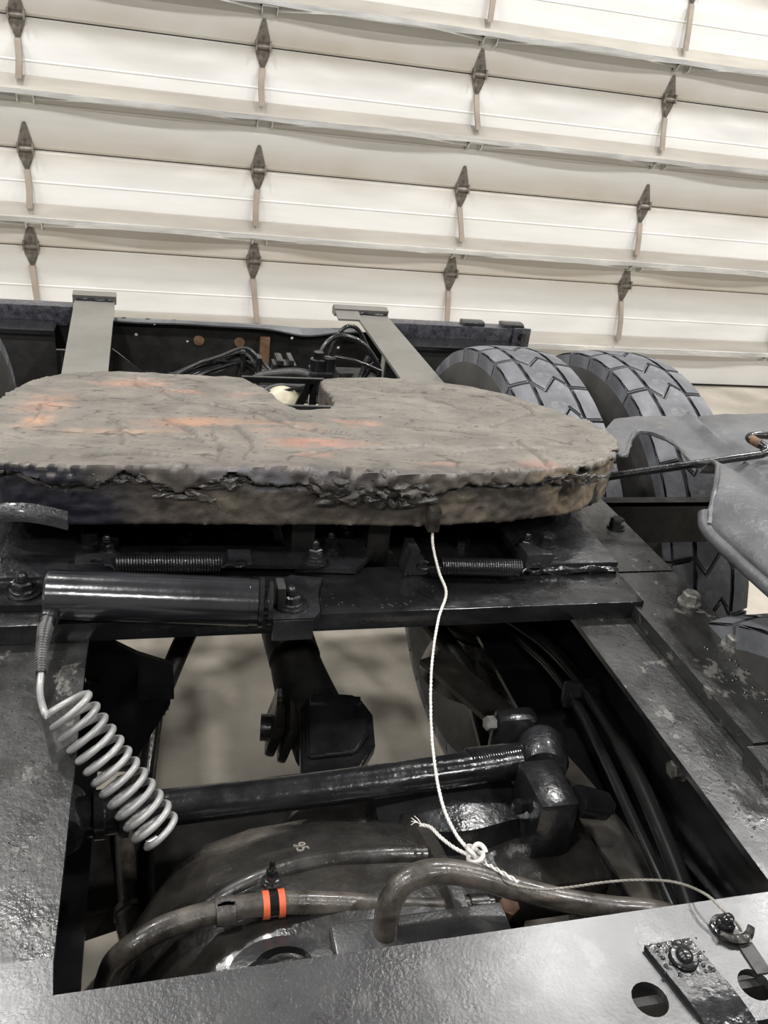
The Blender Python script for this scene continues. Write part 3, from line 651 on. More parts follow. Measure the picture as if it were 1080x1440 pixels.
# ------------------------------------------------------------------ air cylinder
ac = thing('air_cylinder', 'glossy black horizontal air cylinder bolted to the front cross bar', 'air cylinder', (0, 1.0, 1.03))
a = Vector((-.137, 1.002, 1.064)); b = Vector((.131, .972, 1.060)); ax = (b - a); Lc = ax.length
bm = B(); lathe(bm, [(0, .020), (.0005, .029), (.004, .0325), (Lc - .012, .0325), (Lc - .0115, .0315), (Lc, .0315), (Lc + .0005, .02)], a, ax, 48); cylb = obj('barrel', bm, M_barrel, ac)
bm = B(); lathe(bm, [(.0, .034), (.006, .034), (.0065, .022), (.012, .022), (.0125, .030), (.018, .030)], b + ax.normalized() * .001, ax, 36); obj('end_cap', bm, M_black, ac)
bm = B(); plate(bm, [(.150, .955), (.205, .955), (.217, .972), (.222, 1.02), (.235, 1.06), (.19, 1.07), (.160, 1.05)], [], .010, T(0, 0, 1.031)); box(bm, .150, .205, .952, .957, 1.010, 1.041); obj('mounting_foot', bm, M_blackrough, ac, smooth=False, label='right mounting foot')
place('bolt', studnut(.0125), ac, T(.179, .992, 1.041))
bm = B(); box(bm, .158, .170, .98, 1.01, 1.04, 1.075, .003); obj('rod_clevis', bm, M_dull, ac)
bm = B(); plate(bm, [(-.215, 1.015), (-.135, 1.012), (-.130, 1.07), (-.205, 1.08)], [], .010, T(0, 0, 1.031)); obj('mounting_foot', bm, M_black, ac, smooth=False, label='left mounting foot')
place('bolt', studnut(.0125), ac, T(-.172, 1.045, 1.041))
bm = B(); tube(bm, [(-.128, 1.0, 1.05), (-.130, .975, 1.052), (-.132, .962, 1.050)], .0115, 12); lathe(bm, [(0, .0125), (.01, .0125)], (-.1315, .972, 1.051), (0, -1, -.1), 6); obj('elbow_fitting', bm, M_blackrough, ac)
for k in range(4): 
    bm = B(); lathe(bm, [(0, .0014), (.0006, .001)], a + ax * (.35) + Vector((0, -.0315 * math.cos(.25 * k), .0325 * math.sin(.25 * k) + .002)), (0, -1, .3), 6); bm.free()

# ------------------------------------------------------------------ coiled air hose
ch = thing('coiled_air_hose', 'silver painted coiled air hose hanging down from the air cylinder', 'air hose', (-.10, .82, 1.03))
bm = B(); SP = [(-.1325, .962, 1.050), (-.1345, .945, 1.047), (-.1355, .915, 1.038), (-.134, .885, 1.027)]
tube(bm, SP, lambda t: .0105 - .0045 * min(1, t * 1.6), 12, n=10); obj('sleeve', bm, M_hoseblk, ch)
bm = B(); pp = spline(SP, 60); pts = []; u = Vector((1, 0, 0))
for i, p in enumerate(pp):
    if i < 45: continue
    an = i * 2 * PI / 7; t = i / len(pp); r = .0112 - .0042 * min(1, t * 1.6); pts.append(p + Vector((math.cos(an), .25 * math.sin(an), math.sin(an))) * r)
tube(bm, pts, .0011, 5, smooth=False); obj('wire_guard', bm, M_darkwire, ch)
A = Vector((-.0975, .790, 1.058)); Bc = Vector((.0030, .716, .922)); d = Bc - A; u, v = frame(d); TN = 12.0; pts = []
pts_in = [(-.134, .886, 1.027), (-.1335, .865, 1.022), (-.129, .835, 1.03), (-.122, .80, 1.045)]
N = int(TN * 24); R_ = .0245
ph = math.atan2(v.dot(Vector((-.6, -.3, -.8))), u.dot(Vector((-.6, -.3, -.8))))
for i in range(N + 1):
    t = i / N; an = ph + 2 * PI * TN * t; R2 = R_ * (1 if t < .93 else 1 - (t - .93) * 3.5)
    pts.append(A + d * t + (u * math.cos(an) + v * math.sin(an)) * R2 + Vector((-.05, .74, -.67)) * .048 * t * (1 - t))
bm = B(); tube(bm, [Vector(p) for p in spline([Vector(p) for p in pts_in] + [pts[0]], 6)][:-1] + pts, .0040, 9, smooth=False); obj('coil', bm, M_silverhose, ch, angle=80)
bm = B(); e = pts[-1]; cyl(bm, e, e + Vector((.012, .004, .004)), .0055, seg=8); obj('end_fitting', bm, M_steel, ch)

# ------------------------------------------------------------------ release cable
def strands(bm, P, n, r, off, pitch):
    P = spline(P, 12)
    u = None; L_ = 0; fr_ = []
    for i, p in enumerate(P):
        d = (P[min(i + 1, len(P) - 1)] - P[max(0, i - 1)]).normalized()
        if u is None: u, v = frame(d)
        else: u = (u - d * u.dot(d)).normalized(); v = d.cross(u)
        if i: L_ += (p - P[i - 1]).length
        fr_.append((p, u.copy(), v.copy(), L_))
    for s in range(n):
        tube(bm, [p + (u * math.cos(L / pitch * 2 * PI + 2 * PI * s / n) + v * math.sin(L / pitch * 2 * PI + 2 * PI * s / n)) * off for p, u, v, L in fr_], r, 6, smooth=False)
rc = thing('release_cable', 'thin white steel cable hanging from the fifth wheel and tied in a knot', 'steel cable', (.40, 1.07, 1.11))
c1 = [(.399, 1.076, 1.118), (.397, 1.057, 1.095), (.399, 1.019, 1.07), (.406, .996, 1.048), (.386, .959, 1.03), (.364, .902, 1.0), (.347, .836, .97), (.334, .766, .95), (.332, .715, .93), (.338, .679, .92), (.345, .650, .922)]
M_cable = mat('pale_steel_cable', (.52, .50, .46), (.72, .70, .66), (.35, .5), 60, metal=.3)
bm = B(); strands(bm, c1, 3, .0014, .0011, .016); obj('upper_run', bm, M_cable, rc, angle=80)
bm = B(); strands(bm, [(.307, .713, .9), (.317, .703, .905), (.323, .682, .91), (.333, .66, .915), (.344, .644, .92)], 3, .0014, .0012, .018)
for q in ((-.012, .006, .004), (-.010, .012, .002), (-.014, .0, .006), (-.006, .014, .004)): tube(bm, [(.309, .711, .901), (.309 + q[0] * .6, .711 + q[1] * .4, .901 + q[2]), (.309 + q[0], .711 + q[1], .901 + q[2] * .4)], .0006, 5)
obj('frayed_tail', bm, M_cable, rc, angle=80)
c2 = [(.342, .648, .92), (.357, .611, .93), (.37, .584, .94), (.394, .565, .95), (.423, .559, .955), (.459, .552, .965), (.49, .538, .98), (.513, .515, 1.0), (.521, .484, 1.02), (.5275, .464, 1.022), (.536, .450, 1.018), (.540, .444, 1.012)]
bm = B(); strands(bm, c2, 3, .0009, .0008, .016); obj('lower_run', bm, M_cable2, rc, angle=80)
bm = B(); strands(bm, [(.343, .652, .924), (.352, .625, .930), (.362, .602, .940), (.376, .582, .944)], 2, .0014, .0014, .02); obj('doubled_run', bm, M_cable, rc, angle=80)
bm = B(); K = Vector((.3475, .634, .929)); pts = []
for i in range(90):
    t = 2 * PI * i / 89 * 1.9; pts.append(K + Vector(((.0085 + .003 * math.cos(1.5 * t)) * math.cos(t), (.0085 + .003 * math.cos(1.5 * t)) * math.sin(t) * 1.15, .005 * math.sin(1.5 * t) + .004)))
tube(bm, pts, .0030, 8, smooth=False); obj('knot', bm, M_cable, rc, angle=80)

# ------------------------------------------------------------------ wheels
def tyre_meshes():
    R = .570; me = {}
    bm = B(); prof = [(-.075, .30), (-.092, .33), (-.112, .38), (-.121, .44), (-.117, .49), (-.108, .525), (-.103, .545), (-.095, .5515), (0, .5545), (.095, .5515), (.103, .545), (.108, .525), (.117, .49), (.121, .44), (.112, .38), (.092, .33), (.075, .30), (.06, .29), (-.06, .29)]
    lathe(bm, [(x, r) for x, r in prof] + [(prof[0][0], prof[0][1])], (0, 0, 0), (1, 0, 0), 96, cap=False); bmesh.ops.remove_doubles(bm, verts=bm.verts, dist=1e-5); me['body'] = mk('tyre_body', bm, M_tirewall, 50)
    bm = B()
    lathe(bm, [(-.07, .31), (-.075, .285), (-.05, .28), (-.045, .25), (.02, .245), (.03, .10), (.06, .095), (.062, .06), (.09, .06), (.09, .001)], (0, 0, 0), (1, 0, 0), 48, cap=False); me['rim'] = mk('rim', bm, M_dull)
    NB = 32; P = 2 * PI * R / NB; g = .0075
    def f(u): 
        k = [(-.11, 0), (-.050, .010), (-.024, -.030), (.024, .030), (.050, -.010), (.11, 0)]
        for (a, fa), (b, fb) in zip(k, k[1:]):
            if a <= u <= b: return fa + (fb - fa) * (u - a) / (b - a)
        return 0
    def block(us):
        bm = B(); lo = [(u, f(u) + g / 2) for u in us]; hi = [(u, P + f(u) - g / 2) for u in us]
        def m3(u, v, h):
            a = v / R; r = R - .010 * (abs(u) / .105) ** 2.5 + h; return Vector((u, r * math.sin(a), r * math.cos(a)))
        mid = [(u, P / 2 + f(u) * .9) for u in us]
        rows = [lo, mid, hi]; tv = [[bm.verts.new(m3(u, v, 0)) for u, v in r] for r in rows]
        cx = sum(us) / len(us)
        for i in range(2):
            for j in range(len(us) - 1): bm.faces.new((tv[i][j], tv[i][j + 1], tv[i + 1][j + 1], tv[i + 1][j]))
        loopt = tv[0] + [tv[1][-1]] + tv[2][::-1] + [tv[1][0]]
        uv = lo + [mid[-1]] + hi[::-1] + [mid[0]]
        bot = []
        for (u, v) in uv:
            uu = u + (u - cx) * .06 if abs(u) < .1 else u * 1.02
            bot.append(bm.verts.new(m3(uu, v, -.022 if abs(u) < .1 else -.036)))
        n = len(loopt)
        for i in range(n): bm.faces.new((loopt[i], loopt[(i + 1) % n], bot[(i + 1) % n], bot[i]))
        te = [e for e in bm.edges if (e.verts[0] in loopt and e.verts[1] in loopt) and len(e.link_faces) == 2 and any(vv in bot for f_ in e.link_faces for vv in f_.verts)]
        bmesh.ops.bevel(bm, geom=te, offset=.0035, segments=2, affect='EDGES')
        return mk('tread_block', bm, M_tire, 60)
    me['blocks'] = [block([-.106, -.08, -.053]), block([-.048, -.036, -.022, 0, .022, .036, .048]), block([.053, .08, .106])]; me['NB'] = NB; return me
TM = tyre_meshes()
def wheel(x, y, label, group, w=1.0, z=.570):
    t = thing('truck_tyre', label, 'tyre', (x, y, 0), group)
    Wm = T(x, y, z) @ Matrix.Diagonal((w, 1, 1, 1))
    place('tyre_body', TM['body'], t, Wm); place('rim', TM['rim'], t, Wm)
    ph = random.random()
    for k in range(TM['NB']):
        for j, bmh in enumerate(TM['blocks']):
            a = -(k + ph + (.5 if j == 1 else 0) * 0) * 2 * PI / TM['NB']
            place('tread_block', bmh, t, Wm @ rotx(a))
    return t
G = 'truck wheels of the two rear axles'
wheel(.882, 1.90, 'rear truck tyre partly behind the grease plate, nearest the frame', G, .93)
wheel(1.182, 1.90, 'rear truck tyre on the right, outermost, above the torn fender', G, .93)
wheel(-.46, 1.90, 'truck tyre barely showing at the left picture edge beside the mud flap', G, .93)
wheel(.905, .60, 'truck tyre under the near end of the black fender beside the frame bolts', G, .93)
wheel(1.205, .60, 'truck tyre hidden under the middle of the black plastic fender', G, .93)
# hidden left side twins are out of the picture

# ------------------------------------------------------------------ fender
poly = [(.80, .70), (.80, .90), (.802, .985), (.83, 1.03), (.875, 1.09), (.915, 1.16), (.938, 1.24), (.947, 1.30), (.950, 1.35), (.935, 1.385), (.905, 1.39), (.868, 1.35), (.835, 1.30), (.815, 1.275), (.80, 1.285), (.808, 1.33), (.84, 1.40), (.885, 1.452), (.95, 1.478), (1.044, 1.487), (1.30, 1.522), (1.50, 1.55), (1.50, .70)]
step = .011
def fh(x, y):
    h = 1.150
    dl, dd = nearest((x, y), poly); 
    h += .014 * math.exp(-((x - 1.035 + (1.3 - y) * .12) / .012) ** 2) * (1 if y < 1.47 else 0)
    h -= .010 * math.exp(-((x - 1.065 + (1.3 - y) * .12) / .015) ** 2)
    if y < 1.20:                       # the raised rounded rib at the near inner edge
        cx = .895 - (1.2 - y) * .06; wd = .085; s = max(0, 1 - ((x - cx) / wd) ** 2); ramp = max(0, min(1, (1.20 - y) / .03)) ** .5
        h += .042 * s ** .6 * ramp
    h += .005 * noise.noise(Vector((x * 9, y * 9, 0))) + .003 * noise.noise(Vector((x * 26, y * 20, 4)))
    if y > 1.40: h -= .25 * (y - 1.40) ** 2
    if x > 1.3: h -= .8 * (x - 1.3) ** 2
    return h
bm = B(); gv = {}
def gvert(i, j):
    if (i, j) not in gv: gv[(i, j)] = bm.verts.new((.79 + i * step, .69 + j * step, 0))
    return gv[(i, j)]
for i in range(66):
    for j in range(80):
        if inside((.79 + (i + .5) * step, .69 + (j + .5) * step), poly): bm.faces.new((gvert(i, j), gvert(i + 1, j), gvert(i + 1, j + 1), gvert(i, j + 1)))
for v in bm.verts:
    if v.is_boundary:
        q, dd = nearest((v.co.x, v.co.y), poly)
        if dd < step * 1.2: v.co.x, v.co.y = q.x, q.y
for v in bm.verts: v.co.z = fh(v.co.x, v.co.y)
ret = bmesh.ops.extrude_face_region(bm, geom=list(bm.faces)); bmesh.ops.translate(bm, vec=(0, 0, -.005), verts=[g for g in ret['geom'] if isinstance(g, bmesh.types.BMVert)])
fd = thing('fender', 'scuffed black plastic fender with a torn inner edge over the right wheels', 'fender', (1.1, 1.1, 1.15))
obj('fender_shell', bm, M_fender, fd, angle=60)
bm = B(); tube(bm, [(.80, .70, 1.148), (.80, .90, 1.149), (.803, .985, 1.152), (.812, 1.015, 1.165)], .011, 12); obj('rim_tube', bm, M_fender, fd)
bm = B(); tube(bm, [(p[0], p[1], fh(*p) - .001) for p in poly[2:16]], .0042, 8, rough=.003, n=4); obj('torn_edge', bm, M_fender, fd)
# inner splash guard low at the right
bm = B(); prev = None
for k in range(14):
    y = 1.03 - .5 * k / 13; z = .98 + .02 * math.sin(k * .4); x = .775
    r = [bm.verts.new(q) for q in ((x + .010, y, z + .03 - .002 * k), (x + .016, y, z + .032 - .002 * k), (x + .011, y, z - .2), (x + .005, y, z - .2))]
    if prev:
        for j in range(4): bm.faces.new((r[j], r[(j + 1) % 4], prev[(j + 1) % 4], prev[j]))
    prev = r
bm.free()

# ------------------------------------------------------------------ mud flaps
for x0, x1, lab in ((-.86, -.285, 'black rubber mud flap hanging under the left bumper bar'), (.80, 1.22, 'black rubber mud flap behind the rear tyres on the right')):
    t = thing('mud_flap', lab, 'mud flap', ((x0 + x1) / 2, 2.65, .93), 'mud flaps under the bumper bar')
    bm = B(); prev = None
    for k in range(12):
        z = .93 - .62 * k / 11; y = 2.65 - .02 * math.sin(k * .4); dx = -.006 * k / 11 if x0 < 0 else 0
        r = [bm.verts.new(q) for q in ((x0, y, z), (x1 + dx * -2, y, z), (x1 + dx * -2, y + .008, z), (x0, y + .008, z))]
        if prev:
            for j in range(4): bm.faces.new((r[j], r[(j + 1) % 4], prev[(j + 1) % 4], prev[j]))
        else: bm.faces.new(r)
        prev = r
    bm.faces.new(prev); obj('flap', bm, M_dull, t); bm = B(); box(bm, x0, x1, 2.63, 2.75, .928, .94); obj('flap_bracket', bm, M_blacksm, t, smooth=False)

# ------------------------------------------------------------------ rear hoses, valve block, tank in the gap behind
wh = thing('wiring_harness', 'bundle of black hoses and cables strapped along the rear cross member', 'wiring', (.1, 2.5, .85))
random.seed(12)
base = [(-.10, 2.40, .80), (-.04, 2.40, .835), (.03, 2.44, .85), (.10, 2.49, .86), (.18, 2.52, .885), (.255, 2.54, .905), (.30, 2.50, .89), (.36, 2.40, .865), (.40, 2.3, .87)]
for k in range(9):
    o1 = Vector((random.uniform(-.01, .01), random.uniform(-.02, .02), random.uniform(-.020, .018)))
    P = [Vector(p) + Vector((0, 0, .012)) + o1 + Vector((0, random.uniform(-.008, .008), random.uniform(-.012, .012))) for p in base]
    if k > 5: P = P[:random.choice((5, 6))] + [Vector((.25 + .05 * (k - 6), 2.62, .83))]
    bm = B(); tube(bm, P, random.choice((.004, .006, .0075, .005)), 8); obj('cable', bm, M_hoseblk if k % 3 else M_blacksm, wh)
for k, P in enumerate(([(.24, 2.28, .86), (.27, 2.30, .92), (.33, 2.28, .945), (.39, 2.26, .955), (.44, 2.22, .95)], [(.27, 2.22, .85), (.29, 2.25, .90), (.345, 2.24, .925), (.40, 2.22, .93)], [(.21, 2.30, .90), (.30, 2.26, .915), (.40, 2.22, .935)], [(.24, 2.28, .89), (.32, 2.2, .925), (.42, 2.2, .945)])):
    bm = B(); tube(bm, P, (.016, .014, .006, .004)[k], 12); obj('hose', bm, M_hoseblk if k < 2 else M_blacksm, wh)
for k, P in enumerate(([(.43, 2.22, .93), (.435, 2.24, 1.02), (.48, 2.26, 1.065), (.55, 2.26, 1.05), (.605, 2.26, .985), (.61, 2.26, .93)], [(.46, 2.3, .95), (.50, 2.32, 1.06), (.55, 2.34, 1.07), (.60, 2.36, 1.0)],
                      [(.47, 2.22, 1.02), (.53, 2.2, 1.015), (.60, 2.2, .99)], [(.45, 2.2, .96), (.50, 2.2, .935), (.55, 2.22, .955), (.58, 2.22, 1.0)], [(.50, 2.2, .90), (.54, 2.22, .94), (.57, 2.24, 1.02)])):
    bm = B(); tube(bm, P, (.0075, .006, .005, .0055, .009)[k], 10); obj('hose_loop', bm, M_black, wh)
for x, y, z in ((.0, 2.42, .843), (.255, 2.53, .905), (.30, 2.5, .90)):
    bm = B(); box(bm, x - .008, x + .008, y - .03, y + .03, z - .03, z + .03, .006); obj('cable_tie', bm, M_blacksm, wh)
bm = B(); tube(bm, [(.29, 2.5, .87), (.335, 2.45, .91), (.345, 2.44, .955)], .0012, 5); tube(bm, [(.30, 2.4, .88), (.28, 2.4, .91)], .0012, 5); tube(bm, [(.24, 2.5, .82), (.238, 2.5, .78)], .002, 5); obj('loose_wire', bm, M_rust, wh)
vb_ = thing('valve_block', 'black brake valve with fittings and hoses seen in the gap behind', 'valve', (.44, 2.2, .9))
bm = B(); box(bm, .405, .465, 2.18, 2.26, .92, .985, .008); lathe(bm, [(0, .022), (.03, .022), (.032, .015), (.05, .014)], (.425, 2.21, .985), (0, 0, 1), 20); lathe(bm, [(0, .018), (.04, .018), (.042, .01)], (.455, 2.21, .98), (0, 0, 1), 20); obj('body', bm, M_black, vb_)
for x, y, z, r in ((.40, 2.19, .965, .009), (.47, 2.19, .95, .01), (.44, 2.17, .93, .01), (.41, 2.18, .93, .008), (.485, 2.2, .975, .008)):
    bm = B(); lathe(bm, [(0, r), (.012, r), (.014, r * .7), (.022, r * .7)], (x, y, z), (random.uniform(-.5, .5), -1, .3), 6); obj('fitting', bm, M_black, vb_)
bm = B(); box(bm, .50, .60, 2.30, 2.36, .87, .95, .01); lathe(bm, [(0, .045), (.05, .05), (.07, .04), (.08, .02)], (.575, 2.3, .91), (0, -1, .2), 24); obj('relay_body', bm, M_dull, vb_)
bm = B(); box(bm, .33, .40, 2.40, 2.46, .90, .935, .006); box(bm, .34, .36, 2.39, 2.47, .935, .95, .004); box(bm, .375, .39, 2.39, 2.47, .935, .952, .004); obj('junction_box', bm, M_blackrough, vb_)
bm = B(); box(bm, .20, .40, 1.98, 1.992, 1.022, 1.036, .002); prism(bm, [(.355, 1.022), (.375, 1.022), (.325, .90), (.305, .90)], 'y', 1.98, 1.99); prism(bm, [(.365, 1.022), (.382, 1.022), (.385, .90), (.365, .90)], 'y', 1.98, 1.99); obj('support_bar', bm, M_blacksm, vb_, smooth=False)
tk = thing('filter_canister', 'round cream coloured canister end visible in the throat gap', 'canister', (.325, 2.2, .88))
bm = B(); lathe(bm, [(0, .048), (.06, .050), (.075, .046), (.088, .034), (.094, .014), (.096, .010), (.104, .009), (.105, .001)], (.335, 2.26, .872), (.0, -1, .25), 36); obj('canister_body', bm, M_cream, tk)
bm = B(); tube(bm, [(.33, 2.12, .83), (.36, 2.12, .85), (.39, 2.13, .875), (.40, 2.14, .91)], .005, 8); tube(bm, [(.31, 2.14, .82), (.35, 2.12, .83), (.37, 2.12, .85)], .004, 8); obj('white_tube', bm, M_cream, tk, label='pale plastic tube')

# ------------------------------------------------------------------ forward drive axle and its bowl
axl = thing('drive_axle', 'dusty black drive axle housing with a swollen bowl below the frame opening', 'drive axle', (.25, .62, .57))
bm = B(); lathe(bm, [(-.95, .07), (-.45, .07), (-.22, .10), (-.10, .13), (-.05, .18), (-.01, .235), (.02, .268), (.06, .292), (.12, .307), (.20, .312), (.28, .306), (.315, .30), (.322, .309), (.338, .309), (.345, .27), (.42, .18), (.50, .12), (.65, .08), (1.2, .07)], (0, .62, .57), (1, 0, 0), 72)
for v in bm.verts: v.co += Vector((0, v.co.y - .62, v.co.z - .57)) * .012 * noise.noise(v.co * 9)
obj('axle_housing', bm, M_iron, axl, angle=50)
bm = B(); lathe(bm, [(-.02, .225), (.0, .262), (.05, .290), (.12, .302), (.12, .255)], (0.03, .60, .565), (1, 0, 0), 60, cap=False); bm.free()
bm = B(); tube(bm, [(.0, .655, .80), (.05, .675, .84), (.10, .69, .858), (.17, .70, .868), (.25, .70, .868), (.315, .70, .86)], .013, 14); obj('casting_rib', bm, M_iron, axl)
bm = B(); tube(bm, [(.0, .64, .82), (.08, .655, .87), (.16, .66, .882), (.27, .66, .878)], .006, 8); bm.free()
fc = bpy.data.curves.new('casting_mark', 'FONT'); fc.body = '95'; fc.size = .022; fc.extrude = .0015; to = bpy.data.objects.new('casting_mark', fc); COL.objects.link(to)
dg = bpy.context.evaluated_depsgraph_get(); dg.update(); tme = bpy.data.meshes.new_from_object(to.evaluated_get(dg)); bpy.data.objects.remove(to); tme.materials.append(M_mark)
place('casting_mark', tme, axl, T(0.1580, 0.7442, 0.8540) @ rotx(-0.369) @ rotz(-1.35))
bm = B(); box(bm, -.02, .36, .82, 1.03, .42, .655, .06); obj('carrier', bm, M_dull, axl)
# right hand tower that carries the torque rod
tw = B()
box(tw, .36, .60, .70, .89, .70, .775, .02); o = obj('tower_plate', tw, M_iron, axl)
bm = B(); prev = None
for k in range(17):
    t = k / 16; x = .29 + .21 * t; z = .80 + .012 * math.sin(t * 3) ; y0 = .775 + .01 * math.cos(t * 6) ; y1 = .875 + .012 * t
    r = [bm.verts.new(q) for q in ((x, y0, z - .02), (x, y0 + .008, z), (x, y1 - .01, z + .008), (x, y1, z - .02), (x, y1, .70), (x, y0, .70))]
    if prev:
        for j in range(6): bm.faces.new((r[j], r[(j + 1) % 6], prev[(j + 1) % 6], prev[j]))
    else: bm.faces.new(r)
    prev = r
bm.faces.new(prev[::-1]); obj('tower_web', bm, M_black, axl, angle=60)
bm = B(); box(bm, .488, .548, .745, .835, .72, .872, .012); obj('tower_lug', bm, M_black, axl, label='near lug of the torque rod tower')
bm = B(); box(bm, .484, .548, .898, .93, .76, .887, .012); obj('tower_lug', bm, M_black, axl, label='far lug of the torque rod tower')
bm = B(); cyl(bm, (.556, .77, .85), (.60, .77, .835), .022, .02, 14); cyl(bm, (.60, .77, .835), (.61, .77, .832), .014, seg=6); obj('lug_pin', bm, M_black, axl)
for p, d_ in (((.480, .912, .872), (-1, -.2, .2)), ((.484, .785, .835), (-1, -.3, .2))):
    bm = B(); lathe(bm, [(0, .011), (.012, .011), (.013, .008)], p, d_, 6); obj('bolt', bm, M_steel if p[1] > .9 else M_black, axl)
# brackets and chamber pieces near the bottom
bm = B(); box(bm, .178, .375, .556, .605, .80, .886, .003); obj('spring_seat', bm, M_deck, axl, label='grey dusty box section bracket')
bm = B(); prev = None
for k in range(13):
    t = k / 12; a_ = PI * (1.0 - t); r0, r1 = .020, .037; c = (.122, .566)
    x0 = c[0] + 1.5 * r0 * math.cos(a_); y0 = c[1] + r0 * math.sin(a_); x1 = c[0] + 1.5 * r1 * math.cos(a_); y1 = c[1] + r1 * math.sin(a_)
    r = [bm.verts.new(q) for q in ((x0, y0, .886), (x1, y1, .880), (x1, y1, .85), (x0, y0, .85))]
    if prev:
        for j in range(4): bm.faces.new((r[j], r[(j + 1) % 4], prev[(j + 1) % 4], prev[j]))
    else: bm.faces.new(r)
    prev = r
bm.faces.new(prev[::-1]); obj('arched_bracket', bm, M_deck, axl)
place('bolt', studnut(.010), axl, T(.100, .556, .880) @ rotx(.3))
bm = B(); lathe(bm, [(0, .012), (.014, .012), (.016, .009)], (.385, .605, .870), (0, -.3, 1), 6); obj('plug', bm, M_rust, axl)
bm = B(); lathe(bm, [(0, .013), (.035, .013)], (-.03, .45, .90), (1, .2, 0), 14); bm.free()

tr = thing('torque_rod', 'thick shiny black torque rod running across the opening', 'torque rod', (.25, .85, .83))
bm = B(); tube(bm, [(-.08, .838, .836), (.2, .846, .838), (.4, .855, .840), (.505, .862, .842)], .0235, 24); obj('tube', bm, M_black, tr)
bm = B(); pr = []
for k in range(22): pr += [(k * .0038, .0225), (k * .0038 + .0019, .0250)]
lathe(bm, pr, (.428, .8615, .842), (1, .035, 0), 24); obj('threaded_end', bm, M_black, tr)
bm = B(); lathe(bm, [(0, .026), (.02, .026), (.022, .031), (.034, .031), (.036, .026), (.05, .026), (.052, .031), (.062, .031), (.064, .024)], (-.10, .838, .836), (1, .03, 0), 24); obj('clamp_end', bm, M_black, tr)
bm = B(); lathe(bm, [(-.032, .020), (-.030, .032), (-.018, .037), (.018, .037), (.030, .032), (.032, .020)], (.545, .866, .845), (.3, 1, 0), 28); obj('ball_end', bm, M_blackrough, tr)
bm = B(); lathe(bm, [(-.04, .018), (-.03, .036), (.03, .036), (.04, .018)], (-.125, .838, .836), (0, 1, 0), 24); obj('ball_end', bm, M_blackrough, tr)

# ------------------------------------------------------------------ inter-axle drive shaft
ds = thing('drive_shaft', 'black propeller shaft running back from the axle to a joint', 'drive shaft', (.26, 1.4, .62))
bm = B(); tube(bm, [(.262, 2.2, .62), (.255, 1.62, .68), (.252, 1.45, .69), (.256, 1.33, .69)], lambda t: .050, 28, n=4); obj('tube', bm, M_dull, ds)
bm = B(); tube(bm, [(.256, 1.36, .685), (.262, 1.28, .675), (.275, 1.20, .66), (.29, 1.13, .65)], lambda t: .047 + .016 * t, 24); obj('yoke', bm, M_dull, ds)
bm = B(); M_ = T(.245, 1.178, .655) @ rotz(-.15) @ roty(.25)
box(bm, -.055, -.035, -.055, .055, -.035, .035, .008, M=M_); box(bm, -.032, -.012, -.060, .060, -.040, .04, .01, M=M_); obj('joint_cap', bm, M_iron, ds, label='dull joint flange with plates')
bm = B(); cyl(bm, (.175, 1.18, .66), (.21, 1.175, .66), .024, seg=18); obj('joint_cross', bm, M_iron, ds)
bm = B(); M_ = T(.278, 1.062, .742) @ rotz(-.12) @ rotx(.25)
sh = [(-.055, -.085), (.040, -.072), (.066, -.03), (.066, .03), (.045, .066), (-.035, .072), (-.055, .04)]
plate(bm, sh, [], .03, M_ @ T(0, 0, -.02)); plate(bm, [(x * .82, y * .8 + .008) for x, y in sh], [], .012, M_ @ T(0, 0, .010))
bmesh.ops.bevel(bm, geom=[e for e in bm.edges if len(e.link_faces) == 2 and e.calc_face_angle() > .6], offset=.004, segments=2, affect='EDGES'); box(bm, -.040, .045, .040, .052, .020, .028, .002, M=M_)
obj('output_cover', bm, M_black, ds, label='shiny faceted black cover', angle=30)
bm = B(); lathe(bm, [(0, .05), (.06, .07), (.14, .11)], (.29, 1.10, .63), (0, -1, -.1), 28); obj('pinion_nose', bm, M_iron, ds)

# ------------------------------------------------------------------ hoses near the bottom
ha = thing('air_hose', 'dusty brown rubber hose arching low left under an orange lined clamp', 'air hose', (.1, .63, .88))
bm = B(); tube(bm, [(-.058, .55, .70), (-.058, .60, .79), (-.05, .610, .85), (-.031, .611, .88), (.004, .623, .89), (.056, .634, .89), (.12, .636, .89), (.188, .634, .88), (.245, .629, .87), (.304, .624, .862), (.350, .624, .856)], .0125, 16); obj('hose', bm, M_hose, ha)
bm = B(); lathe(bm, [(0, .014), (.022, .0135), (.024, .010), (.03, .010)], (.348, .624, .857), (1, 0, -.05), 18); obj('ferrule', bm, M_iron, ha)
bm = B(); lathe(bm, [(0, .015), (.010, .016), (.02, .015)], (.058, .634, .889), (1, .05, 0), 14); 
for k in range(10): box(bm, .056 + .012 * random.random(), .07 + .008 * random.random(), .63, .634, .90, .906 + .004 * random.random())
obj('tape_wrap', bm, M_lump, ha)
cl = thing('hose_clamp', 'steel p-clamp with two orange rubber strips around the brown hose', 'hose clamp', (.12, .636, .89))
for k, dx in enumerate((-.0085, .0085)):
    bm = B(); lathe(bm, [(-.0035, .0125), (-.0035, .0148), (.0035, .0148), (.0035, .0125), (-.0035, .0125)], (.120 + dx, .636, .889), (1, 0, 0), 28, cap=False); obj('orange_strip', bm, M_orange, cl)
bm = B(); lathe(bm, [(-.005, .0125), (-.005, .0138), (.005, .0138), (.005, .0125), (-.005, .0125)], (.120, .636, .889), (1, 0, 0), 28, cap=False); box(bm, .112, .128, .645, .662, .895, .899, .001); obj('band', bm, M_blacksm, cl)
place('bolt', studnut(.0062, M_blacksm), cl, T(.120, .656, .899) @ rotx(-.1))
hbz = thing('looped_hose', 'grey brown dusty hose looping up out of the near deck plate', 'air hose', (.24, .58, .9))
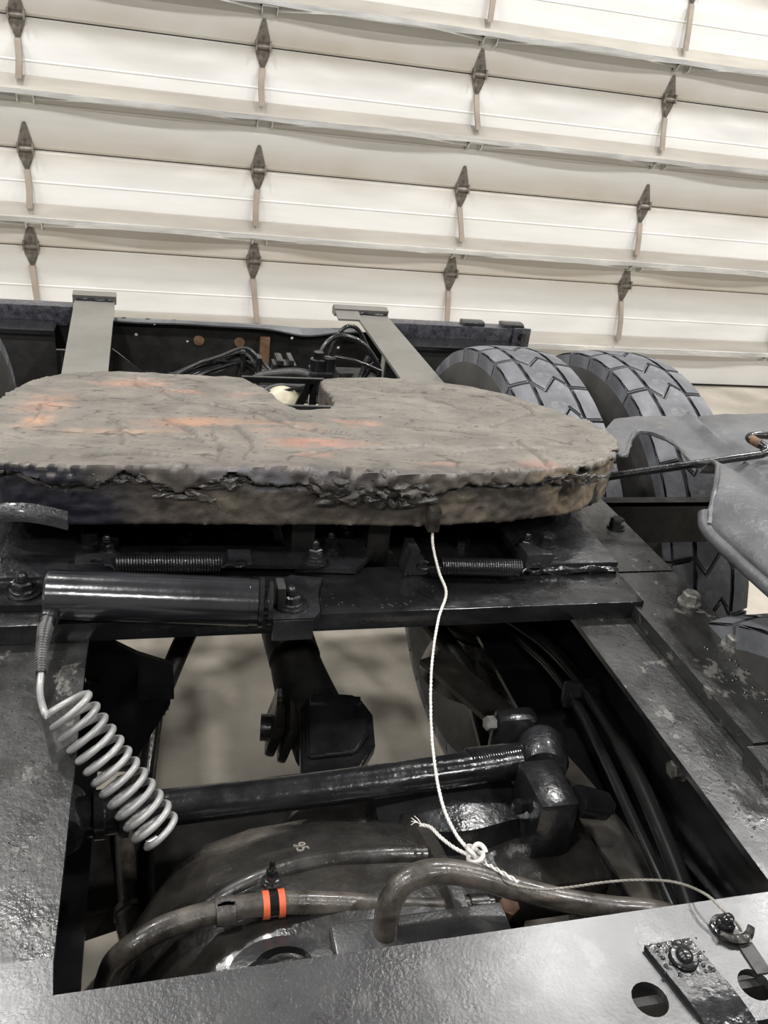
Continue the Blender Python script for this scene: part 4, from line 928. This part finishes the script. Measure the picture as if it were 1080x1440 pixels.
bm = B(); tube(bm, [(.232, .500, .79), (.234, .545, .83), (.2355, .578, .865), (.235, .588, .892), (.240, .598, .918), (.257, .606, .938), (.289, .610, .942), (.331, .607, .933), (.378, .594, .921), (.432, .578, .911), (.491, .566, .902), (.548, .556, .896), (.62, .53, .88)], lambda t: .0145 - .002 * t, 18); obj('hose', bm, M_hose, hbz)
# left side hose and shock absorber
hl = thing('breather_hose', 'thick black hose curving down beside the left shock absorber', 'hose', (0, 1.3, .7))
bm = B(); tube(bm, [(.12, 1.50, .80), (.085, 1.42, .77), (.055, 1.37, .735), (.028, 1.32, .70), (.006, 1.28, .665), (-.004, 1.262, .65)], .0185, 16); obj('hose', bm, M_hoseblk, hl)
sa = thing('shock_absorber', 'slim dull shock absorber hanging inside the left rail', 'shock absorber', (-.03, 1.2, .55))
bm = B(); lathe(bm, [(0, .021), (.02, .022), (.022, .018), (.12, .020), (.30, .022), (.31, .015)], (-.005, 1.27, .655), (-.12, -.55, -.55), 20); obj('body', bm, M_iron, sa)
bm = B(); lathe(bm, [(0, .025), (.014, .026), (.018, .02)], (-.004, 1.272, .658), (-.12, -.55, -.55), 20); obj('collar', bm, M_black, sa)
la = thing('trailing_arm', 'dark suspension beam low inside the left rail behind the upright pipe', 'suspension arm', (-.1, .9, .55))
bm = B(); plate(bm, [(-.34, .86), (-.16, .865), (-.02, .90), (.06, .935), (.07, 1.08), (-.05, 1.10), (-.34, 1.09)], [], .05, T(0, 0, .55)); obj('beam', bm, M_iron, la, smooth=False)
bm = B(); plate(bm, [(-.34, .60), (.06, .60), (.09, .80), (.02, .845), (-.05, .845), (-.17, .80), (-.34, .79)], [], .05, T(0, 0, .45)); obj('lower_beam', bm, M_dull, la, smooth=False)
pl_ = thing('brake_pipe', 'upright dusty pipe with a ring clamp below the torque rod at left', 'pipe', (-.05, .95, .6))
bm = B(); tube(bm, [(-.055, 1.12, .62), (-.053, 1.03, .61), (-.047, .94, .6), (-.040, .87, .6)], .0150, 16); tube(bm, [(-.040, .872, .6), (-.030, .81, .6), (-.016, .74, .6), (-.005, .69, .6)], .0215, 16); obj('pipe', bm, M_hose, pl_)
bm = B(); lathe(bm, [(0, .023), (.012, .024), (.014, .02)], (-.041, .885, .6), (.1, -1, 0), 20); tube(bm, [(-.02, .87, .61), (-.012, .82, .61), (-.01, .80, .6)], .004, 6); obj('ring_clamp', bm, M_iron, pl_)
# hanger bracket at the left
hg = thing('hanger_bracket', 'black triangular suspension bracket on the inside of the left rail', 'bracket', (-.1, 1.15, .8))
bm = B(); plate(bm, [(-.225, .62), (-.225, .91), (-.125, .91), (-.03, .845), (.025, .82), (.02, .74), (-.05, .60)], [circ((-.10, .80), .012, 12)], .010, T(0, 1.17, 0) @ MXZ); box(bm, -.03, .025, 1.10, 1.17, .80, .812); obj('bracket_plate', bm, M_blacksm, hg, smooth=False)
bm = B(); lathe(bm, [(0, .055), (.05, .06), (.055, .05)], (.0, 1.40, .88), (0, -.3, -1), 24); box(bm, -.20, -.02, 1.2, 1.5, .88, .9, .004); obj('air_bag_plate', bm, M_dull, hg)

# ------------------------------------------------------------------ right side suspension
tb = thing('nylon_brake_lines', 'pair of glossy black lines curving along the inside of the right rail', 'brake lines', (.69, 1.0, .82))
bm = B(); tube(bm, [(.62, 1.42, .79), (.650, 1.30, .80), (.687, 1.192, .81), (.697, 1.092, .82), (.694, .967, .83), (.676, .829, .84), (.656, .711, .84), (.634, .612, .84), (.60, .50, .84)], .0125, 18); obj('line', bm, M_tube, tb)
bm = B(); tube(bm, [(.66, 1.30, .775), (.672, 1.20, .785), (.676, 1.12, .80), (.672, 1.0, .815), (.655, .88, .825), (.636, .76, .83), (.620, .65, .832), (.60, .5, .83)], .008, 16); obj('line', bm, M_tube, tb)
bm = B(); box(bm, .655, .715, 1.012, 1.032, .80, .845, .004); lathe(bm, [(0, .009), (.01, .008)], (.668, 1.012, .835), (0, -1, .5), 6); lathe(bm, [(0, .009), (.01, .008)], (.702, 1.012, .835), (0, -1, .5), 6); obj('line_clamp', bm, M_black, tb)
ta = thing('trailing_arm', 'dull grey suspension beam running beside the right rail below the lines', 'suspension arm', (.7, 1.0, .6))
bm = B(); prev = None
for (x, y, z) in spline([(.51, 1.26, .735), (.569, 1.11, .738), (.612, 1.003, .74), (.640, .875, .742), (.652, .765, .743), (.656, .66, .744), (.65, .50, .745)], 6):
    r = [bm.verts.new(q) for q in ((x - .030, y - .01, z), (x + .030, y + .012, z), (x + .030, y + .012, z - .011), (x - .030, y - .01, z - .011))]
    if prev:
        for j in range(4): bm.faces.new((r[j], r[(j + 1) % 4], prev[(j + 1) % 4], prev[j]))
    else: bm.faces.new(r)
    prev = r
bm.faces.new(prev[::-1]); obj('beam', bm, M_dust, ta, angle=30)
ab = thing('air_spring', 'round black rubber air spring in the shade beside the right rail', 'air spring', (.66, 1.38, .6))
bm = B(); lathe(bm, [(0, .07), (.01, .10), (.05, .122), (.10, .125), (.15, .115), (.17, .09), (.175, .06)], (.665, 1.43, .69), (0, 0, 1), 40); obj('bellows', bm, M_dull, ab)
bm = B(); lathe(bm, [(0, .115), (.02, .11), (.09, .085), (.12, .08)], (.665, 1.41, .57), (0, 0, 1), 40); obj('piston', bm, M_iron, ab)
bm = B(); lathe(bm, [(0, .085), (.004, .085)], (.665, 1.43, .866), (0, 0, 1), 32); box(bm, .60, .735, 1.35, 1.52, .866, .875); obj('top_plate', bm, M_black, ab)
sr = thing('shock_absorber', 'shiny black shock absorber standing behind the torque rod end at right', 'shock absorber', (.6, 1.2, .5))
bm = B(); tube(bm, [(.607, 1.420, .66), (.617, 1.338, .645), (.607, 1.226, .62), (.598, 1.120, .60), (.59, 1.02, .57)], .0155, 18); obj('body', bm, M_blacksm, sr)
bm = B(); lathe(bm, [(0, .021), (.02, .022), (.022, .017)], (.616, 1.35, .648), (0, -1, -.2), 20); lathe(bm, [(-.022, .010), (.022, .010)], (.616, 1.36, .66), (1, .3, 0), 8); obj('collar', bm, M_black, sr)
bm = B(); tube(bm, [(.66, 1.40, .64), (.64, 1.33, .66), (.665, 1.27, .66), (.71, 1.255, .655)], .003, 6); obj('small_line', bm, M_hoseblk, sr)
bc = thing('brake_chamber', 'dark round brake chamber low behind the bar towards the right', 'brake chamber', (.48, 1.42, .75))
bm = B(); lathe(bm, [(0, .04), (.01, .065), (.04, .078), (.055, .078), (.057, .084), (.068, .084), (.07, .078), (.11, .07), (.12, .04)], (.44, 1.47, .85), (.25, 0, -1), 32); tube(bm, [(.44, 1.47, .78), (.52, 1.40, .74), (.57, 1.33, .70), (.60, 1.28, .66)], .020, 12); obj('chamber', bm, M_dull, bc)
bm = B(); box(bm, .48, .66, .70, .83, .42, .5, .01); cyl(bm, (.50, .76, .3), (.50, .76, .7), .016, seg=12); obj('slack_adjuster', bm, M_iron, bc)

# tiny glossy bumps added only so the wet looking decks sparkle
onrail = lambda x, y: 1.0002 if (-.23 < x < -.095 and .5 < y < .97) or (.625 < x < .70 and .48 < y < .97) else 0
glint_bumps('drips_and_glint_bumps', fr, [(-.16, .86, .04, .10), (-.14, .62, .04, .12), (-.12, .92, .03, .04), (.66, .8, .03, .15), (.66, .62, .03, .08)], 700, (.0006, .0014), onrail, M_black, 21)
glint_bumps('drips_and_glint_bumps', fr, [(.30, 1.01, .10, .02), (.20, 1.03, .03, .03), (.62, 1.05, .08, .02), (.0, 1.02, .1, .03)], 260, (.0008, .002), lambda x, y: 1.0302 if .985 < y < 1.07 and -.2 < x < .72 else 0, M_black, 23)
